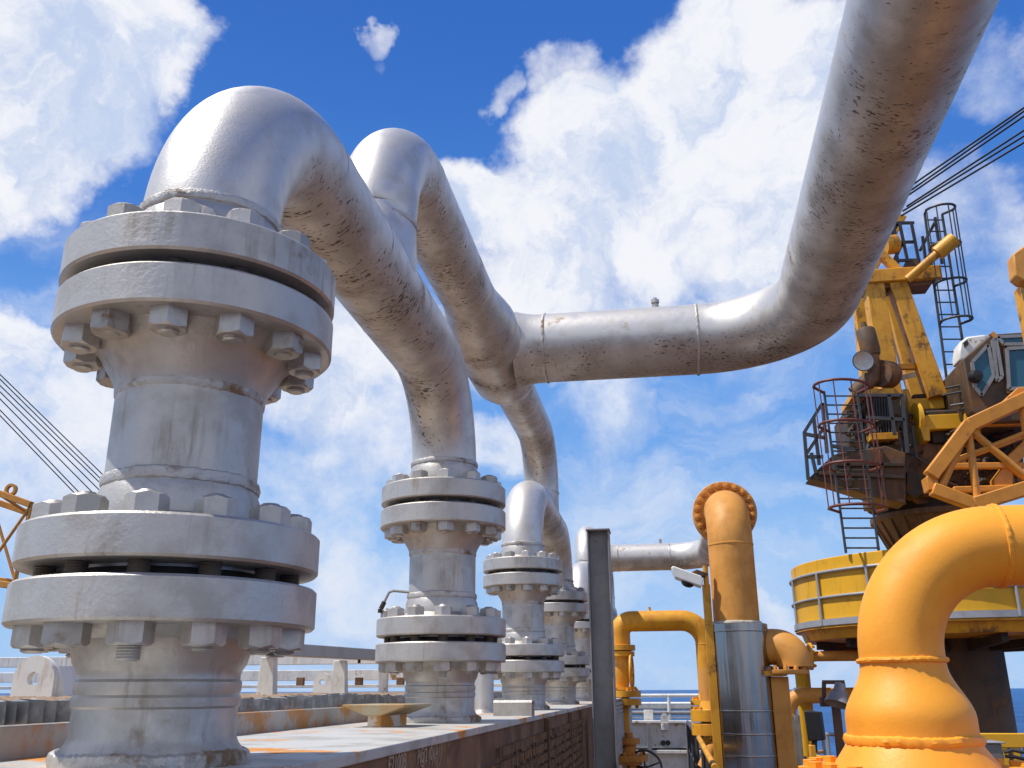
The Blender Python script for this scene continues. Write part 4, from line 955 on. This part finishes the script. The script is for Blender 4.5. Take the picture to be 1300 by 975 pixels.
# caged ladders
def caged_ladder(bl, br, tl, tr, d, rungs, hoops, m, mr, side, fr0, fr1, bars=7, rad=.36, n='ladder'):
    BL, BR, TL, TR = A(*bl, d), A(*br, d), A(*tl, d), A(*tr, d)
    L = MB().bar(BL, TL, .05, .03).bar(BR, TR, .05, .03)
    for k in range(rungs):
        f = (k+.5)/rungs; L.tube([BL.lerp(TL, f), BR.lerp(TR, f)], .013, 8)
    lo = L.build(n, mr, t)
    C = MB(); pts_prev = None; rows = []
    for k in range(hoops):
        f = fr0+(fr1-fr0)*k/(hoops-1); l = BL.lerp(TL, f); r = BR.lerp(TR, f); c = (l+r)/2; ww = (r-l).length/2
        ux = (r-l).normalized(); uy = Vector(side).normalized()
        row = [l]+[c+ux*(-math.cos(a)*max(rad, ww*1.05))+uy*(rad*.75+math.sin(a)*rad) for a in [math.pi*j/(bars*2-2) for j in range(bars*2-1)]]+[r]
        C.tube(row, .022, 8, True); rows.append(row[1:-1])
    for j in range(0, bars*2-1, 2):
        for k in range(hoops-1): C.bar(rows[k][j], rows[k+1][j], .034, .012)
    C.build(n+'_cage', m, t)
caged_ladder((1074, 702), (1116, 702), (1046, 497), (1088, 497), 11.9, 17, 4, 'cage_red', 'rail_dark', (-.15, -1, 0), .24, .99, 6, .40)
caged_ladder((1207, 520), (1236, 520), (1174, 272), (1196, 272), 12.9, 16, 4, 'rail_dark', 'rail_dark', (.42, -1, 0), .42, 1.0, 5, .21, 'upper_ladder')
mb = MB()
for a_, b_ in (((1021, 549), (1044, 512)), ((1026, 609), (1021, 549)), ((1025, 580), (1045, 580)), ((1022, 551), (1048, 556)), ((1024, 576), (1048, 540)), ((1030, 575), (1036, 601)), ((1044, 512), (1050, 575)), ((1033, 530), (1040, 590)), ((1055, 566), (1085, 571)), ((1083, 502), (1145, 502)), ((1145, 502), (1152, 575)), ((1100, 530), (1148, 533)), ((1128, 502), (1136, 552))):
    MB().bar(A(*a_, 12.3), A(*b_, 12.3), .05, .05).build('machine_rail', 'rail_dark', t)
mb = MB()
for a_, b_ in (((1200, 493), (1300, 473)), ((1196, 502), (1300, 482)), ((1207, 515), (1262, 506)), ((1218, 521), (1240, 512))): mb.tube([A(*a_, 12.3), A(*b_, 12.0)], .018, 8)
mb.build('cab_walk_rail', 'rail_dark', t)
# exhaust and its floodlight
MB().lathe([(.06, -.12), (.13, -.1), (.15, -.02), (.15, .33), (.13, .36), (.05, .38), (.04, .48), (0, .48)], A(1105, 444, 12.5), (-.12, 0, 1), 24).build('exhaust_silencer', 'brown_column', t)
MB().tube([A(1107, 449, 12.5), A(1110, 466, 12.5), A(1108, 482, 12.5), A(1095, 495, 12.6)], .10, 18).build('exhaust_pipe', 'rusty_house', t)
MB().lathe([(.0, 0), (.22, 0), (.22, .3), (0, .3)], A(1116, 474, 12.5), (.6, .6, .1), 24).build('air_filter', 'rusty_house', t)
MB().tube([A(1105, 480, 12.55), A(1085, 500, 12.6)], .13, 18).build('exhaust_duct', 'brown_column', t)
d = Vector((-.35, -.75, -.45)).normalized(); c = A(1097, 457, 12.35)
MB().lathe([(0, -.10), (.09, -.10), (.13, -.03), (.155, .06), (.15, .06), (.11, -.01), (.0, -.03)], c, tuple(d), 24).build('floodlight', 'lamp_white', t)
MB().lathe([(.155, .06), (.165, .06), (.165, .08), (.155, .08)], c, tuple(d), 24).build('floodlight_rim', 'rail_dark', t)
MB().tube([c-d*.1, A(1104, 470, 12.5)], .035, 10).build('floodlight_bracket', 'dark_machine', t)
# cab
def cab():
    y0, y1 = 11.9, 13.4
    a = lambda x, y, d=y0: A(x, y, d)
    back = y1
    roof_l = [a(1221, 455), a(1258, 423), a(1330, 420)]
    body = MB().prism([a(x, y) for x, y in ((1222, 456), (1259, 424), (1340, 419), (1345, 532), (1250, 536), (1234, 520))], (0, 1.5, 0)).build('cab_body', 'brown_column', t, bevel=.02)
    def win(pts, m='glass'):
        P = [A(x, y, y0-.035) for x, y in pts]; MB().prism(P, (0, .03, 0)).build('cab_window', m, body)
        fr = MB(); P = [A(x, y, y0-.045) for x, y in pts]
        for i in range(len(P)): fr.bar(P[i], P[(i+1) % len(P)], .035, .05)
        fr.build('window_frame', 'grey_steel', body)
    win([(1234, 460), (1254, 438), (1262, 476), (1246, 502), (1238, 492)])
    win([(1260, 432), (1264, 430), (1272, 478), (1266, 484)])
    win([(1278, 443), (1306, 441), (1308, 492), (1281, 494)])
    win([(1266, 428), (1306, 426), (1306, 437), (1274, 437)])
    MB().bar(a(1258, 423), a(1275, 440), .07, .07).build('cab_pillar', 'orange_boom', body); MB().bar(a(1275, 440), a(1310, 438), .07, .07).build('cab_pillar', 'orange_boom', body)
    MB().bar(a(1275, 440), a(1280, 500), .07, .07).build('cab_pillar', 'rusty_house', body)
    MB().prism([A(x, y, 12.1) for x, y in ((1217, 448), (1219, 434), (1228, 427), (1252, 424), (1256, 428), (1226, 456), (1218, 458))], (0, .35, 0)).build('air_conditioner', 'white_paint', t, bevel=.03)
    MB().prism([A(x, y, 12.08) for x, y in ((1223, 435), (1228, 431), (1230, 437), (1225, 441))], (0, .03, 0)).build('air_conditioner_vent', 'dark_machine', t)
    MB().lathe([(0, -.05), (.09, -.05), (.10, 0), (.08, .08), (0, .1)], A(1238, 478, 11.8), (.3, -1, 0), 18).build('mirror', 'black_lamp', t)
cab()
# lattice boom foot coming towards the right front
def bp(x, y, d): return A(x, y, d)
chord = lambda p, q, w=.17: MB().bar(p, q, w, w).build('boom_chord', 'orange_boom', t, bevel=.015)
D1, D2 = 11.0, 12.1
ft = bp(1183, 612, D1); 
chord(bp(1181, 605, D1), bp(1231, 539, D1), .19); chord(bp(1229, 541, D1), bp(1380, 470, D1), .19); chord(bp(1183, 621, D1), bp(1238, 641, D1), .17); chord(bp(1236, 641, D1), bp(1400, 590, D1), .19)
chord(bp(1193, 592, D2), bp(1310, 550, D2), .09); chord(bp(1194, 592, D2), bp(1300, 591, D2), .09); chord(bp(1210, 622, D2), bp(1300, 619, D2), .09); chord(bp(1236, 536, D2), bp(1380, 534, D2), .13); chord(bp(1276, 592, D2), bp(1330, 540, D2), .16)
MB().prism([bp(x, y, D1-.03) for x, y in ((1176, 605), (1190, 594), (1192, 620), (1180, 622))], (0, .28, 0)).build('boom_foot', 'orange_boom', t, bevel=.01)
MB().prism([bp(x, y, D2) for x, y in ((1262, 608), (1274, 592), (1287, 592), (1286, 619), (1264, 622))], (0, .2, 0)).build('boom_gusset', 'orange_boom', t, bevel=.01)
MB().prism([bp(x, y, D1-.02) for x, y in ((1276, 507), (1292, 492), (1310, 490), (1310, 500), (1292, 502), (1278, 511))], (0, .35, 0)).build('boom_pad', 'orange_boom', t, bevel=.01)
for p, q, d0, d1, r in (((1229, 545), (1241, 637), D1, D1, .052), ((1232, 546), (1310, 612), D1, D1, .052), ((1227, 547), (1194, 622), D1, D1, .05), ((1206, 588), (1310, 546), D1, D1, .035), ((1297, 502), (1305, 560), D1, D1, .06),
                        ((1231, 541), (1240, 536), D1, D2, .04), ((1240, 638), (1290, 618), D1, D2, .04), ((1281, 592), (1330, 630), D2, D2, .05), ((1255, 633), (1300, 615), D1, D2, .035)):
    MB().tube([bp(*p, d0), bp(*q, d1)], r, 12).build('boom_lacing', 'orange_boom', t)
# boom hoist cables
for (a_, b_) in (((1150, 246), (1330, 120)), ((1147, 252), (1330, 127)), ((1151, 262), (1330, 146)), ((1146, 268), (1330, 154)), ((1144, 274), (1330, 163)), ((1152, 239), (1330, 116))):
    MB().tube([A(*a_, 13.3), A(*b_, 11.5)], .017, 6).build('hoist_cable', 'cable', t)

t = thing('capped_post', (A(1310, 500, 9).x, 9.2, DECK), 'ochre box capped post cut by the right edge above the cab', 'post')
MB().prism([A(x, y, 9) for x, y in ((1286, 322), (1300, 312), (1360, 300), (1360, 360), (1298, 356), (1289, 349))], (0, .22, 0)).build('cap_box', 'orange_ochre', t, bevel=.02)
a_ = A(1297, 358, 9.2); MB().box((a_.x, 9.15, DECK), (a_.x+.4, 9.5, a_.z)).build('post', 'yellow_crane', t, bevel=.02)
bpy.context.view_layer.update()
